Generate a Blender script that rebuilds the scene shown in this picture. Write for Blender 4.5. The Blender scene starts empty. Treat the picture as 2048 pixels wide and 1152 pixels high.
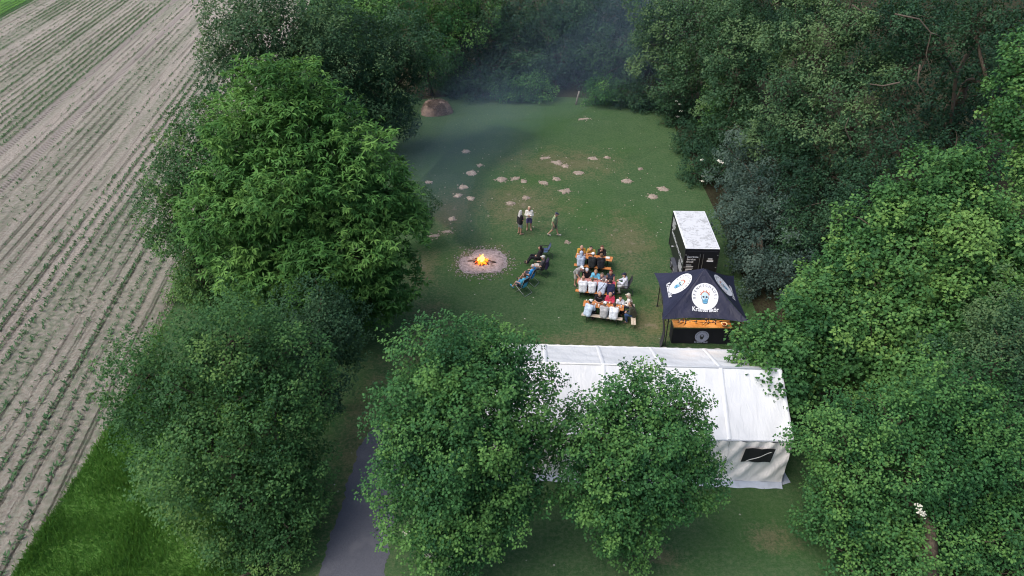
import bpy, math, random
import numpy as np
from mathutils import Vector, Matrix

# ------------------------------------------------------------------ camera, sky, sun, exposure
scene = bpy.context.scene
C = scene.collection
F, TH, H = 1435.0, math.radians(34), 23.3            # focal length in photo pixels, pitch below horizon, drone height
cam_d = bpy.data.cameras.new('camera'); cam = bpy.data.objects.new('camera', cam_d); C.objects.link(cam)
cam_d.sensor_width = 36; cam_d.lens = F / 2048 * 36; cam_d.clip_end = 4000
cam.location = (0, 0, H); cam.rotation_euler = (math.pi / 2 - TH, 0, 0)
scene.camera = cam

world = bpy.data.worlds.new('World'); scene.world = world; world.use_nodes = True
SUN_EL, SUN_AZ = math.radians(56), math.radians(-110)   # azimuth measured from +Y towards +X
wn = world.node_tree.nodes; wl = world.node_tree.links
sky = wn.new('ShaderNodeTexSky'); sky.sky_type = 'NISHITA'; sky.sun_disc = False
sky.sun_elevation = SUN_EL; sky.sun_rotation = SUN_AZ
sky.air_density = 1.0; sky.dust_density = 3.0; sky.ozone_density = 1.0
wl.new(sky.outputs[0], wn['Background'].inputs[0]); wn['Background'].inputs[1].default_value = 0.088
sun_d = bpy.data.lights.new('sun', 'SUN'); sun_d.energy = 1.25; sun_d.angle = math.radians(60); sun_d.color = (1.0, 0.96, 0.9)
sun = bpy.data.objects.new('sun', sun_d); C.objects.link(sun)
sdir = Vector((math.sin(SUN_AZ) * math.cos(SUN_EL), math.cos(SUN_AZ) * math.cos(SUN_EL), math.sin(SUN_EL)))
sun.rotation_euler = sdir.to_track_quat('Z', 'Y').to_euler(); sun.location = sdir * 60 + Vector((0, 40, 0))
vs = scene.view_settings; vs.view_transform = 'Standard'; vs.look = 'None'; vs.exposure = 1.2; vs.gamma = 1.0; vs.use_curve_mapping = False
scene.cycles.max_bounces = 6; scene.cycles.diffuse_bounces = 3; scene.cycles.transmission_bounces = 3; scene.cycles.glossy_bounces = 2
scene.cycles.volume_bounces = 0; scene.cycles.transparent_max_bounces = 6
scene.cycles.use_adaptive_sampling = True; scene.cycles.adaptive_threshold = 0.01; scene.cycles.filter_width = 1.1; scene.cycles.sample_clamp_indirect = 3.0
scene.cycles.use_denoising = True; scene.cycles.denoiser = 'OPENIMAGEDENOISE'
scene.render.film_transparent = False

CT, ST = math.cos(TH), math.sin(TH)
def at(px, py, z=0.0):                                # place seen at a photo pixel, at height z
    u, v = (px - 1024) / F, (576 - py) / F
    d = (u, CT + v * ST, -ST + v * CT); t = (z - H) / d[2]
    return Vector((d[0] * t, d[1] * t, z))
def atY(px, py, Y):                                   # the same at a ground distance Y; also metres per photo pixel there
    u, v = (px - 1024) / F, (576 - py) / F
    d = (u, CT + v * ST, -ST + v * CT); t = Y / d[1]
    return Vector((d[0] * t, Y, H + d[2] * t)), t / F

# ------------------------------------------------------------------ helpers
def mesh_np(name, verts, faces):
    verts = np.asarray(verts, dtype=np.float32).reshape(-1, 3); faces = np.asarray(faces, dtype=np.int32)
    me = bpy.data.meshes.new(name)
    k = faces.shape[1]; n = len(faces)
    me.vertices.add(len(verts)); me.vertices.foreach_set('co', verts.ravel())
    me.loops.add(n * k); me.loops.foreach_set('vertex_index', faces.ravel())
    me.polygons.add(n); me.polygons.foreach_set('loop_start', np.arange(0, n * k, k, dtype=np.int32))
    me.update(calc_edges=True)
    return me
def link(name, me, material=None, parent=None, smooth=False):
    o = bpy.data.objects.new(name, me); C.objects.link(o)
    if material is not None: me.materials.append(material)
    if parent is not None: o.parent = parent
    if smooth and me is not None: me.polygons.foreach_set('use_smooth', np.ones(len(me.polygons), dtype=bool))
    return o
def tag(o, label, cat, group=None, kind=None):
    o['label'] = label; o['category'] = cat
    if group: o['group'] = group
    if kind: o['kind'] = kind
    return o
def empty(name, loc=(0, 0, 0), rz=0.0):
    o = bpy.data.objects.new(name, None); C.objects.link(o); o.location = loc; o.rotation_euler = (0, 0, rz); o.empty_display_size = 0.3
    return o

class MB:
    """collects boxes, tubes and sheets; build() links them as one mesh object"""
    def __init__(s): s.v = []; s.f = []
    def add(s, verts, faces):
        b = len(s.v); s.v += [tuple(p) for p in verts]; s.f += [tuple(i + b for i in f) for f in faces]; return s
    def box(s, c, size, rz=0.0, bevel=0.0):
        x, y, z = size[0] / 2, size[1] / 2, size[2] / 2; cr, sr = math.cos(rz), math.sin(rz); b = min(bevel, x * .9, y * .9, z * .9)
        def P(a, b_, c_): return (c[0] + a * cr - b_ * sr, c[1] + a * sr + b_ * cr, c[2] + c_)
        if b <= 0:
            vs_ = [P(i, j, k) for k in (-z, z) for i, j in ((-x, -y), (x, -y), (x, y), (-x, y))]
            return s.add(vs_, [(3, 2, 1, 0), (4, 5, 6, 7), (0, 1, 5, 4), (1, 2, 6, 5), (2, 3, 7, 6), (3, 0, 4, 7)])
        rings = []
        for zz, ins in ((-z, b), (-z + b, 0), (z - b, 0), (z, b)):
            X, Y = x - ins, y - ins
            rings.append([P(i, j, zz) for i, j in ((-X + b, -Y), (X - b, -Y), (X, -Y + b), (X, Y - b), (X - b, Y), (-X + b, Y), (-X, Y - b), (-X, -Y + b))])
        vs_ = [p for r in rings for p in r]; fs = [tuple(reversed(range(8))), tuple(range(24, 32))]
        for r in range(3):
            for k in range(8): a, d = r * 8 + k, r * 8 + (k + 1) % 8; fs.append((a, d, d + 8, a + 8))
        return s.add(vs_, fs)
    def tube(s, pts, rad, n=8, cap=True):
        pts = [Vector(p) for p in pts]; rad = list(rad) if hasattr(rad, '__len__') else [rad] * len(pts)
        vs_ = []; fs = []; up = None
        for i, p in enumerate(pts):
            d = (pts[min(i + 1, len(pts) - 1)] - pts[max(i - 1, 0)]).normalized()
            if up is None: up = d.orthogonal().normalized()
            up = (up - d * up.dot(d)); up = up.normalized() if up.length > 1e-6 else d.orthogonal().normalized()
            w = d.cross(up)
            for k in range(n):
                a = 2 * math.pi * k / n; vs_.append(p + (up * math.cos(a) + w * math.sin(a)) * rad[i])
        for i in range(len(pts) - 1):
            for k in range(n): a, b = i * n + k, i * n + (k + 1) % n; fs.append((a, b, b + n, a + n))
        if cap: fs.append(tuple(reversed(range(n)))); fs.append(tuple(range(len(vs_) - n, len(vs_))))
        return s.add(vs_, fs)
    def lathe(s, c, prof, n=14):
        vs_ = []; fs = []
        for r, z in prof:
            for k in range(n): a = 2 * math.pi * k / n; vs_.append((c[0] + r * math.cos(a), c[1] + r * math.sin(a), c[2] + z))
        for i in range(len(prof) - 1):
            for k in range(n): a, b = i * n + k, i * n + (k + 1) % n; fs.append((a, b, b + n, a + n))
        fs.append(tuple(reversed(range(n)))); fs.append(tuple(range(len(vs_) - n, len(vs_))))
        return s.add(vs_, fs)
    def grid(s, fn, nu, nv):
        vs_ = [fn(i / nu, j / nv) for j in range(nv + 1) for i in range(nu + 1)]
        fs = [(j * (nu + 1) + i, j * (nu + 1) + i + 1, (j + 1) * (nu + 1) + i + 1, (j + 1) * (nu + 1) + i) for j in range(nv) for i in range(nu)]
        return s.add(vs_, fs)
    def build(s, name, material, parent=None, smooth=False):
        me = bpy.data.meshes.new(name); me.from_pydata(s.v, [], s.f); me.update()
        return link(name, me, material, parent, smooth)

def sdf_mesh(prims, vox=0.02, k=0.02, cut=None, wob=0.0, seed=0):
    """one continuous surface round tapered capsules (a, b, ra, rb), by surface nets"""
    P = np.array([[*p[0], *p[1], p[2], p[3]] for p in prims], dtype=np.float32)
    rmax = P[:, 6:].max(1, keepdims=True) + 2.5 * vox + 1.5 * k
    lo = np.minimum(P[:, :3] - rmax, P[:, 3:6] - rmax).min(0); hi = np.maximum(P[:, :3] + rmax, P[:, 3:6] + rmax).max(0)
    n = np.ceil((hi - lo) / vox).astype(int) + 1
    ax = [lo[i] + vox * np.arange(n[i], dtype=np.float32) for i in range(3)]
    G = np.stack(np.meshgrid(*ax, indexing='ij'), -1)
    acc = np.zeros(G.shape[:3], dtype=np.float32)
    for p in P:
        a, b = p[:3], p[3:6]; ab = b - a; L = max(float(ab @ ab), 1e-9)
        t = np.clip(((G - a) @ ab) / L, 0, 1)
        d = np.sqrt((((G - a) - t[..., None] * ab) ** 2).sum(-1)) - (p[6] + t * (p[7] - p[6]))
        acc += np.exp(np.clip(-d / k, -60, 60))
    D = -k * np.log(acc + 1e-30)
    if wob:
        ph = seed * 1.7
        D += wob * (np.sin(G[..., 0] * 31 + G[..., 2] * 23 + ph) * np.sin(G[..., 2] * 37 - G[..., 1] * 29 + ph * 2) + .6 * np.sin(G[..., 1] * 53 + G[..., 0] * 47 + ph))
    if cut is not None: D = np.maximum(D, cut - G[..., 2])
    ins = D < 0
    nx, ny, nz = [m - 1 for m in D.shape]
    sl = lambda i, j, l: (slice(i, i + nx), slice(j, j + ny), slice(l, l + nz))
    cnt = np.zeros((nx, ny, nz), np.float32); pos = np.zeros((nx, ny, nz, 3), np.float32)
    corners = [(i, j, l) for i in (0, 1) for j in (0, 1) for l in (0, 1)]
    for c0 in corners:
        for axis in range(3):
            if c0[axis]: continue
            c1 = list(c0); c1[axis] = 1; c1 = tuple(c1)
            d0, d1 = D[sl(*c0)], D[sl(*c1)]; m = (d0 < 0) != (d1 < 0)
            t = np.where(m, d0 / np.where(m, d0 - d1, 1), 0)
            cnt += m
            for q in range(3): pos[..., q] += m * (c0[q] + (t if q == axis else 0))
    act = cnt > 0; idx = -np.ones(act.shape, np.int32); idx[act] = np.arange(act.sum())
    ijk = np.argwhere(act); V = (ijk + pos[act] / cnt[act][:, None]) * vox + lo
    Q = []
    for axis in range(3):
        a_, b_ = (axis + 1) % 3, (axis + 2) % 3
        s0 = [slice(None)] * 3; s1 = [slice(None)] * 3; s0[axis] = slice(0, -1); s1[axis] = slice(1, None)
        m = ins[tuple(s0)] != ins[tuple(s1)]
        e = np.argwhere(m)
        e = e[(e[:, a_] > 0) & (e[:, b_] > 0) & (e[:, a_] < D.shape[a_] - 1) & (e[:, b_] < D.shape[b_] - 1)]
        if not len(e): continue
        def I(da, db): q = e.copy(); q[:, a_] -= da; q[:, b_] -= db; return idx[q[:, 0], q[:, 1], q[:, 2]]
        f = np.stack([I(1, 1), I(0, 1), I(0, 0), I(1, 0)], 1)
        flip = ~ins[tuple(s0)][e[:, 0], e[:, 1], e[:, 2]]
        f[flip] = f[flip][:, ::-1]
        Q.append(f)
    return V, np.concatenate(Q)

_rs = np.random.RandomState(5)
_NT = _rs.rand(64, 64, 64).astype(np.float32)
def vnoise(p):                                        # smooth value noise for numpy points
    p = np.asarray(p, np.float32); i = np.floor(p).astype(int); f = p - i; f = f * f * (3 - 2 * f); o = 0
    for dx in (0, 1):
        for dy in (0, 1):
            for dz in (0, 1):
                w = (f[..., 0] if dx else 1 - f[..., 0]) * (f[..., 1] if dy else 1 - f[..., 1]) * (f[..., 2] if dz else 1 - f[..., 2])
                o = o + w * _NT[(i[..., 0] + dx) & 63, (i[..., 1] + dy) & 63, (i[..., 2] + dz) & 63]
    return o
def vn2(x, y, s=1.0, seed=0.0): return float(vnoise(np.array([[x * s + seed, y * s + seed * 1.3, seed * .7]]))[0])

# ------------------------------------------------------------------ materials
class NT:
    def __init__(s, name):
        s.m = bpy.data.materials.new(name); s.m.use_nodes = True; s.t = s.m.node_tree; s.n = s.t.nodes; s.l = s.t.links
        s.b = s.n['Principled BSDF']; s.b.inputs['Specular IOR Level'].default_value = 0.3
    def node(s, t, **kw):
        nd = s.n.new(t)
        for k, v in kw.items(): setattr(nd, k, v)
        return nd
    def pos(s):
        if not hasattr(s, '_p'): s._p = s.node('ShaderNodeTexCoord').outputs['Object']
        return s._p
    def put(s, sock, v):
        if hasattr(v, 'links'): s.l.new(v, sock)
        elif isinstance(v, (tuple, list)) and len(v) == 3 and sock.type == 'RGBA': sock.default_value = (*v, 1)
        else: sock.default_value = v
    def noise(s, scale, detail=4, rough=.55, vec=None, out='Fac', dist=0.0):
        nd = s.node('ShaderNodeTexNoise'); nd.inputs['Scale'].default_value = scale; nd.inputs['Detail'].default_value = detail; nd.inputs['Roughness'].default_value = rough
        nd.inputs['Distortion'].default_value = dist
        s.l.new(vec or s.pos(), nd.inputs['Vector']); return nd.outputs[out]
    def ramp(s, fac, stops):
        nd = s.node('ShaderNodeValToRGB'); e = nd.color_ramp.elements
        while len(e) < len(stops): e.new(.5)
        for el, (p, c) in zip(e, stops): el.position = p; el.color = (*c, 1) if isinstance(c, (tuple, list)) else (c, c, c, 1)
        s.l.new(fac, nd.inputs[0]); return nd.outputs[0]
    def mix(s, fac, a, b, mode='MIX'):
        nd = s.node('ShaderNodeMix', data_type='RGBA', blend_type=mode)
        s.put(nd.inputs[0], fac); s.put(nd.inputs[6], a); s.put(nd.inputs[7], b); return nd.outputs[2]
    def math(s, op, a, b=0.0, c=None, clamp=False):
        nd = s.node('ShaderNodeMath', operation=op, use_clamp=clamp); s.put(nd.inputs[0], a); s.put(nd.inputs[1], b)
        if c is not None: s.put(nd.inputs[2], c)
        return nd.outputs[0]
    def smooth(s, v, lo, hi, a=0.0, b=1.0):
        nd = s.node('ShaderNodeMapRange', interpolation_type='SMOOTHSTEP'); s.put(nd.inputs[0], v)
        for i, q in enumerate((lo, hi, a, b)): nd.inputs[i + 1].default_value = q
        return nd.outputs[0]
    def bump(s, h, strength=.4, dist=.05, prev=None):
        nd = s.node('ShaderNodeBump'); nd.inputs['Strength'].default_value = strength; nd.inputs['Distance'].default_value = dist; s.put(nd.inputs['Height'], h)
        if prev is not None: s.l.new(prev, nd.inputs['Normal'])
        s.l.new(nd.outputs[0], s.b.inputs['Normal']); return nd.outputs[0]
    def done(s, col=None, rough=.8, metal=0.0, spec=None):
        if col is not None: s.put(s.b.inputs['Base Color'], col)
        s.put(s.b.inputs['Roughness'], rough); s.b.inputs['Metallic'].default_value = metal
        if spec is not None: s.b.inputs['Specular IOR Level'].default_value = spec
        return s.m

_mc = {}
def cloth(rgb, name='cloth', scale=9.0, var=.22):
    key = ('c', tuple(rgb))
    if key not in _mc:
        n = NT(name); f = n.noise(scale, 3); d = tuple(c * (1 - var) for c in rgb); b = tuple(min(1, c * (1 + var)) for c in rgb)
        n.bump(n.noise(scale * 1.6, 3, dist=1.0), .5, .03); n.b.inputs['Sheen Weight'].default_value = .1
        _mc[key] = n.done(n.ramp(f, [(.3, d), (.7, b)]), .9, spec=.15)
    return _mc[key]
def skin(t=0):
    key = ('s', t)
    if key not in _mc:
        n = NT('skin'); c = [(.50, .29, .21), (.42, .23, .165), (.36, .18, .13)][t]
        n.b.inputs['Subsurface Weight'].default_value = 0.0
        _mc[key] = n.done(n.ramp(n.noise(14, 2), [(.3, tuple(x * .88 for x in c)), (.7, tuple(min(1, x * 1.1) for x in c))]), .6)
    return _mc[key]
def plain(name, rgb, rough=.6, metal=0.0, var=.12, scale=6.0, bump=0.0, spec=.4):
    key = ('p', name)
    if key not in _mc:
        n = NT(name); f = n.noise(scale, 5, .6)
        if bump: n.bump(n.noise(scale * 4, 4), bump, .02)
        _mc[key] = n.done(n.ramp(f, [(.25, tuple(c * (1 - var) for c in rgb)), (.75, tuple(min(1, c * (1 + var)) for c in rgb))]), rough, metal, spec)
    return _mc[key]
def wood(name, a, b, rough=.55, stretch=(2, 30, 30)):
    n = NT(name); mp = n.node('ShaderNodeMapping'); mp.inputs['Scale'].default_value = stretch; n.l.new(n.pos(), mp.inputs[0])
    f = n.noise(1.0, 5, .6, vec=mp.outputs[0]); n.bump(f, .25, .01)
    return n.done(n.mix(n.smooth(n.noise(3, 3), .35, .7), n.ramp(f, [(.3, a), (.7, b)]), a), rough, spec=.35)

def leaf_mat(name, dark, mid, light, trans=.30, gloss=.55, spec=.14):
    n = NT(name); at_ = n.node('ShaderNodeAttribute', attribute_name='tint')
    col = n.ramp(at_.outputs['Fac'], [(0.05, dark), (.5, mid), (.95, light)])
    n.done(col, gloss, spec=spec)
    tr = n.node('ShaderNodeBsdfTranslucent'); n.l.new(n.mix(.45, col, (.22, .40, .05), 'MIX'), tr.inputs[0])
    ms = n.node('ShaderNodeMixShader'); ms.inputs[0].default_value = trans
    n.l.new(n.b.outputs[0], ms.inputs[1]); n.l.new(tr.outputs[0], ms.inputs[2]); n.l.new(ms.outputs[0], n.n['Material Output'].inputs[0])
    return n.m
def bark_mat():
    n = NT('bark'); mp = n.node('ShaderNodeMapping'); mp.inputs['Scale'].default_value = (8, 8, 1.6); n.l.new(n.pos(), mp.inputs[0])
    f = n.noise(1.5, 6, .65, vec=mp.outputs[0]); n.bump(f, .9, .05)
    return n.done(n.ramp(f, [(.3, (.045, .035, .026)), (.7, (.15, .12, .09))]), .92, spec=.1)
BARK = bark_mat()
LM = dict(
    chestnut=leaf_mat('leaf_chestnut', (.034, .104, .026), (.076, .196, .046), (.155, .305, .072), .20),
    linden=leaf_mat('leaf_linden', (.017, .066, .026), (.048, .142, .044), (.118, .245, .062), .15),
    hornbeam=leaf_mat('leaf_hornbeam', (.019, .064, .022), (.050, .130, .040), (.118, .212, .054), .15),
    dark=leaf_mat('leaf_dark', (.009, .030, .018), (.024, .066, .034), (.056, .120, .052), .12),
    maple=leaf_mat('leaf_maple', (.024, .082, .028), (.068, .172, .050), (.165, .295, .074), .18),
    oak=leaf_mat('leaf_oak', (.015, .048, .022), (.044, .100, .046), (.105, .175, .070), .12),
    blue=leaf_mat('leaf_bluegreen', (.028, .054, .046), (.054, .092, .074), (.095, .140, .108), .12),
    grass=leaf_mat('leaf_grass', (.066, .180, .036), (.118, .290, .056), (.190, .360, .090), .25),
    turf=leaf_mat('leaf_turf', (.034, .070, .028), (.062, .112, .046), (.130, .150, .080), .2),
    crop=leaf_mat('leaf_crop', (0.046, 0.115, 0.057), (0.081, 0.172, 0.081), (0.127, 0.224, 0.103), .2),
)

# ------------------------------------------------------------------ the ground
ROW_AZ = math.radians(7.4)                            # the crop rows run this far left of straight ahead
RD = Vector((-math.sin(ROW_AZ), math.cos(ROW_AZ), 0)); RN = Vector((math.cos(ROW_AZ), math.sin(ROW_AZ), 0))

def lawn_material():
    n = NT('lawn')
    big = n.noise(.13, 4, .6); mid = n.noise(.8, 7, .75); fine = n.noise(6, 6, .8); blades = n.noise(13, 4, .8)
    green = n.ramp(mid, [(.25, (.024, .062, .024)), (.5, (.041, .092, .034)), (.75, (.064, .108, .046))])
    green = n.mix(n.smooth(fine, .42, .62), green, (.080, .118, .056))
    green = n.mix(n.math('MULTIPLY', n.smooth(big, .45, .65), .5), green, (.040, .096, .024))
    thatch = n.ramp(fine, [(.3, (.085, .088, .044)), (.7, (.170, .150, .088))])
    sep = n.node('ShaderNodeSeparateXYZ'); n.l.new(n.pos(), sep.inputs[0]); X, Y = sep.outputs[0], sep.outputs[1]
    def blob(x, y, rx, ry):
        dx = n.math('DIVIDE', n.math('SUBTRACT', X, x), rx); dy = n.math('DIVIDE', n.math('SUBTRACT', Y, y), ry)
        return n.math('SUBTRACT', 1.0, n.math('SQRT', n.math('ADD', n.math('MULTIPLY', dx, dx), n.math('MULTIPLY', dy, dy))), clamp=True)
    worn = 0.0
    for a in ((7.6, 31.0, 2.6, 3.0), (4.5, 29.4, 5.5, 2.2), (-4.6, 30.0, 2.4, 6.0), (-5.4, 36.5, 1.9, 4.5), (-1.8, 37.6, 3.6, 2.9), (.5, 45, 6, 6), (7.5, 40, 3, 7), (-6.4, 22, 2.2, 9), (10, 17.4, 1.6, 1.2), (5.6, 16.6, 1.5, .8), (-6.0, 24, 1.6, 5), (9.5, 33.5, 3.0, 3.0), (-4.3, 44, 2.6, 6), (4, 52, 8, 5)):
        w = blob(*a); worn = w if isinstance(worn, float) else n.math('MAXIMUM', worn, w)
    m = n.smooth(n.math('ADD', n.math('MULTIPLY', worn, .85), n.math('ADD', n.math('MULTIPLY', n.math('SUBTRACT', mid, .5), 1.5), n.math('MULTIPLY', n.math('SUBTRACT', fine, .5), 1.6))), .20, .80)
    col = n.mix(n.math('MULTIPLY', m, .72), green, thatch)
    dirt = n.smooth(n.math('ADD', n.math('MULTIPLY', worn, .6), n.math('MULTIPLY', n.math('SUBTRACT', n.noise(1.7, 6, .7), .5), 2.2)), .58, .82)
    col = n.mix(n.math('MULTIPLY', dirt, .55), col, (.20, .165, .125))
    # small pale fallen petals and straw bits
    vo = n.node('ShaderNodeTexVoronoi'); vo.inputs['Scale'].default_value = 1.6; n.l.new(n.pos(), vo.inputs['Vector'])
    fleck = n.math('MULTIPLY', n.smooth(vo.outputs['Distance'], .085, .045), n.smooth(n.noise(.5, 3), .46, .56))
    col = n.mix(n.math('MULTIPLY', n.smooth(blades, .56, .72), .55), col, (.150, .165, .085)); col = n.mix(n.math('MULTIPLY', n.smooth(blades, .44, .30), .55), col, (.018, .036, .012)); col = n.mix(fleck, col, (.34, .33, .27))
    bp = n.bump(fine, .6, .05); n.bump(blades, .6, .03, bp)
    return n.done(col, .95, spec=.08)
def meadow_material():
    n = NT('meadow'); mid = n.noise(.5, 5, .6); fine = n.noise(7, 5, .75)
    col = n.ramp(mid, [(.3, (.065, .170, .032)), (.5, (.105, .240, .046)), (.7, (.135, .260, .066))])
    col = n.mix(n.smooth(fine, .4, .75), col, (.110, .190, .056)); n.bump(fine, .8, .08)
    return n.done(col, .95, spec=.08)
def field_material():
    n = NT('field_soil')
    mp = n.node('ShaderNodeMapping'); mp.inputs['Rotation'].default_value = (0, 0, -ROW_AZ); n.l.new(n.pos(), mp.inputs[0])
    sep = n.node('ShaderNodeSeparateXYZ'); n.l.new(mp.outputs[0], sep.inputs[0]); U, V = sep.outputs[0], sep.outputs[1]
    st = n.node('ShaderNodeMapping'); st.inputs['Scale'].default_value = (1, .045, 1); n.l.new(mp.outputs[0], st.inputs[0])
    streak = n.noise(2.2, 4, .6, vec=st.outputs[0]); clod = n.noise(7, 6, .75); crumb = n.noise(26, 4, .8); big = n.noise(.07, 3)
    col = n.ramp(clod, [(.34, (.255, .216, .174)), (.5, (.495, .435, .372)), (.66, (.680, .618, .548))])
    col = n.mix(n.smooth(crumb, .55, .75), col, (.650, .592, .525))
    col = n.mix(n.math('MULTIPLY', n.smooth(streak, .5, .68), .55), col, (.270, .228, .200))
    # furrow pressed by the drill along every row, shadow and green put into colour
    fr = n.math('ABSOLUTE', n.math('SUBTRACT', n.math('FRACT', n.math('ADD', n.math('DIVIDE', U, .75), .5)), .5))
    furrow = n.math('MULTIPLY', n.smooth(n.math('ADD', fr, n.math('MULTIPLY', n.math('SUBTRACT', clod, .5), .30)), .24, .02), n.smooth(n.noise(.8, 5, .75, vec=st.outputs[0]), .40, .66))
    col = n.mix(n.math('MULTIPLY', furrow, .48), col, (.170, .165, .125)); weed = n.math('MULTIPLY', n.smooth(n.noise(.30, 4, .6, vec=st.outputs[0]), .40, .60), n.smooth(n.noise(3.5, 5, .75), .38, .60)); col = n.mix(n.math('MULTIPLY', weed, .72), col, (.150, .215, .125))
    # the wheel tracks of a tractor with their tread bars
    for u0 in TRACKS:
        tm = n.smooth(n.math('ABSOLUTE', n.math('SUBTRACT', U, u0)), .42, .30)
        bars = n.smooth(n.math('FRACT', n.math('ADD', n.math('MULTIPLY', V, 2.6), n.math('MULTIPLY', n.math('ABSOLUTE', n.math('SUBTRACT', U, u0)), 2.5))), .45, .60)
        col = n.mix(n.math('MULTIPLY', tm, .75), col, n.mix(bars, (.270, .225, .200), (.500, .440, .405)))
    bp = n.bump(clod, 1.0, .30); n.bump(n.math('SUBTRACT', crumb, n.math('MULTIPLY', furrow, 1.6)), .7, .06, bp)
    return n.done(col, .97, spec=.06)
def rowU(p): return p.x * math.cos(ROW_AZ) + p.y * math.sin(ROW_AZ)
TRACKS = [rowU(at(100, 284)), rowU(at(110, 210))]

# ground: one sheet with gentle unevenness near, flat to the horizon
def ground_h(x, y): return 0.0
gm = MB(); gm.add([(-1500, -300, 0), (1500, -300, 0), (1500, 2500, 0), (-1500, 2500, 0)], [(0, 1, 2, 3)])
ground = gm.build('ground', lawn_material()); ground['kind'] = 'structure'
def sheet(name, pts, z, material):
    m = MB(); m.add([(p[0], p[1], z) for p in pts], [tuple(range(len(pts)))]); o = m.build(name, material); o['kind'] = 'structure'; return o
def along(x0, y0, y1): return (x0 - math.tan(ROW_AZ) * (y1 - y0), y1)
rnd = random.Random(3)
edge = []
for i in range(60):
    y = 5 + i * 3.2; x = -18.15 - max(0, y - 24) * math.tan(ROW_AZ) + (vn2(y, 0, .35) - .5) * .9
    edge.append((x, y))
gleft = [(-67.0 - math.tan(ROW_AZ) * (y - 97.4) + (vn2(y, 7, .3) - .5) * .8, y) for y in (200, 160, 130, 115, 108, 100, 92, 80, 60, 30, 5)]
field = sheet('field', edge + gleft, .004, field_material())
meadow = sheet('meadow', [(-140, 5), (-140, 220)] + [(x - .9, y) for x, y in gleft], .006, meadow_material())
mead = sheet('meadow_strip', [(e[0] + .1, e[1]) for e in edge if e[1] < 27][::-1] + [(-18, 2), (-9.6, 2), (-9.2, 12), (-9.4, 18), (-10.5, 24), (-14, 27)], .003, meadow_material())

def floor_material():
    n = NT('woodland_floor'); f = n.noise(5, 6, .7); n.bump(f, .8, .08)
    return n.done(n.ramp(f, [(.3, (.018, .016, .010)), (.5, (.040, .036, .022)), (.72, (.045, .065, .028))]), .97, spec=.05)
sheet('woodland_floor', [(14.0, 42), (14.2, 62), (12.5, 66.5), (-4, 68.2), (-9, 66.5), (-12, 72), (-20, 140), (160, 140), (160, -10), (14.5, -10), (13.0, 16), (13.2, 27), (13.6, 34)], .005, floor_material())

def path_material():
    n = NT('asphalt'); f = n.noise(30, 5, .7); g = n.noise(.9, 4, .6)
    col = n.ramp(f, [(.3, (.062, .064, .078)), (.7, (.112, .116, .138))]); col = n.mix(n.math('MULTIPLY', n.smooth(g, .5, .7), .5), col, (.135, .135, .150))
    vo = n.node('ShaderNodeTexVoronoi'); vo.inputs['Scale'].default_value = 3.2; n.l.new(n.pos(), vo.inputs['Vector'])
    col = n.mix(n.math('MULTIPLY', n.smooth(vo.outputs['Distance'], .10, .05), n.smooth(n.noise(1.1, 2), .5, .6)), col, (.30, .29, .25))
    n.bump(f, .5, .01); return n.done(col, .85, spec=.25)
PP = [at(px, py) for px, py in ((610, 1400), (640, 1152), (658, 1080), (686, 1000), (704, 940), (722, 890), (742, 850))]
pl, pr_ = [], []
for i in range(110):
    t = i / 109 * (len(PP) - 1); k = min(int(t), len(PP) - 2); p = PP[k].lerp(PP[k + 1], t - k); w = 2.32 if p.y < 22 else 1.9
    j = lambda q: (vn2(p.y, q, 1.1) - .5) * .22 + (vn2(p.y, q, 4.5) - .5) * .16 + (vn2(p.y, q, 11) - .5) * .08
    pl.append((p.x + j(3), p.y)); pr_.append((p.x + w + j(9), p.y))
path = sheet('path', pl + pr_[::-1], .010, path_material())

# ------------------------------------------------------------------ stuff growing on the ground
def leaves_mesh(name, base, axis, normal, length, width, tint, fold=.18):
    """kite-shaped leaves, two folded triangles each"""
    N = len(base); side = np.cross(axis, normal); side /= np.linalg.norm(side, axis=1, keepdims=True) + 1e-9
    nn = np.cross(side, axis)
    L = length[:, None]; W = width[:, None]
    v = np.empty((N, 4, 3), np.float32)
    v[:, 0] = base; v[:, 2] = base + axis * L - nn * L * .12
    m = base + axis * L * .48 + nn * W * fold
    v[:, 1] = m + side * W * .5; v[:, 3] = m - side * W * .5
    i = np.arange(N, dtype=np.int32)[:, None] * 4
    f = np.concatenate([i + np.array([[0, 1, 2]]), i + np.array([[0, 2, 3]])], 1).reshape(-1, 3)
    me = mesh_np(name, v, f)
    a = me.attributes.new('tint', 'FLOAT', 'FACE'); a.data.foreach_set('value', np.repeat(np.clip(tint, 0, 1).astype(np.float32), 2))
    return me
def unit(a): return a / (np.linalg.norm(a, axis=-1, keepdims=True) + 1e-9)

def grass_patch(name, n, region, hmin, hmax, material, seed, label, dens=None):
    rs = np.random.RandomState(seed); P = []
    x0, x1, y0, y1 = region
    q = np.stack([rs.uniform(x0, x1, n * 3), rs.uniform(y0, y1, n * 3), np.zeros(n * 3)], 1)
    keep = dens(q) > rs.rand(len(q)); q = q[keep][:n]; N = len(q)
    hh = rs.uniform(hmin, hmax, N) * (.55 + .9 * vnoise(q * .9 + 3)); ang = rs.uniform(0, 6.28, N)
    tilt = rs.uniform(.15, .8, N); ax = unit(np.stack([np.cos(ang) * tilt, np.sin(ang) * tilt, np.ones(N)], 1))
    nr = unit(np.stack([np.cos(ang + 1.4), np.sin(ang + 1.4), np.full(N, .3)], 1))
    t = .15 + .75 * vnoise(q * .5 + 11) + rs.normal(0, .16, N) - .1
    me = leaves_mesh(name, q, ax, nr, hh, hh * rs.uniform(.10, .22, N), t)
    o = link(name, me, material); tag(o, label, 'grass', kind='stuff'); return o
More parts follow.
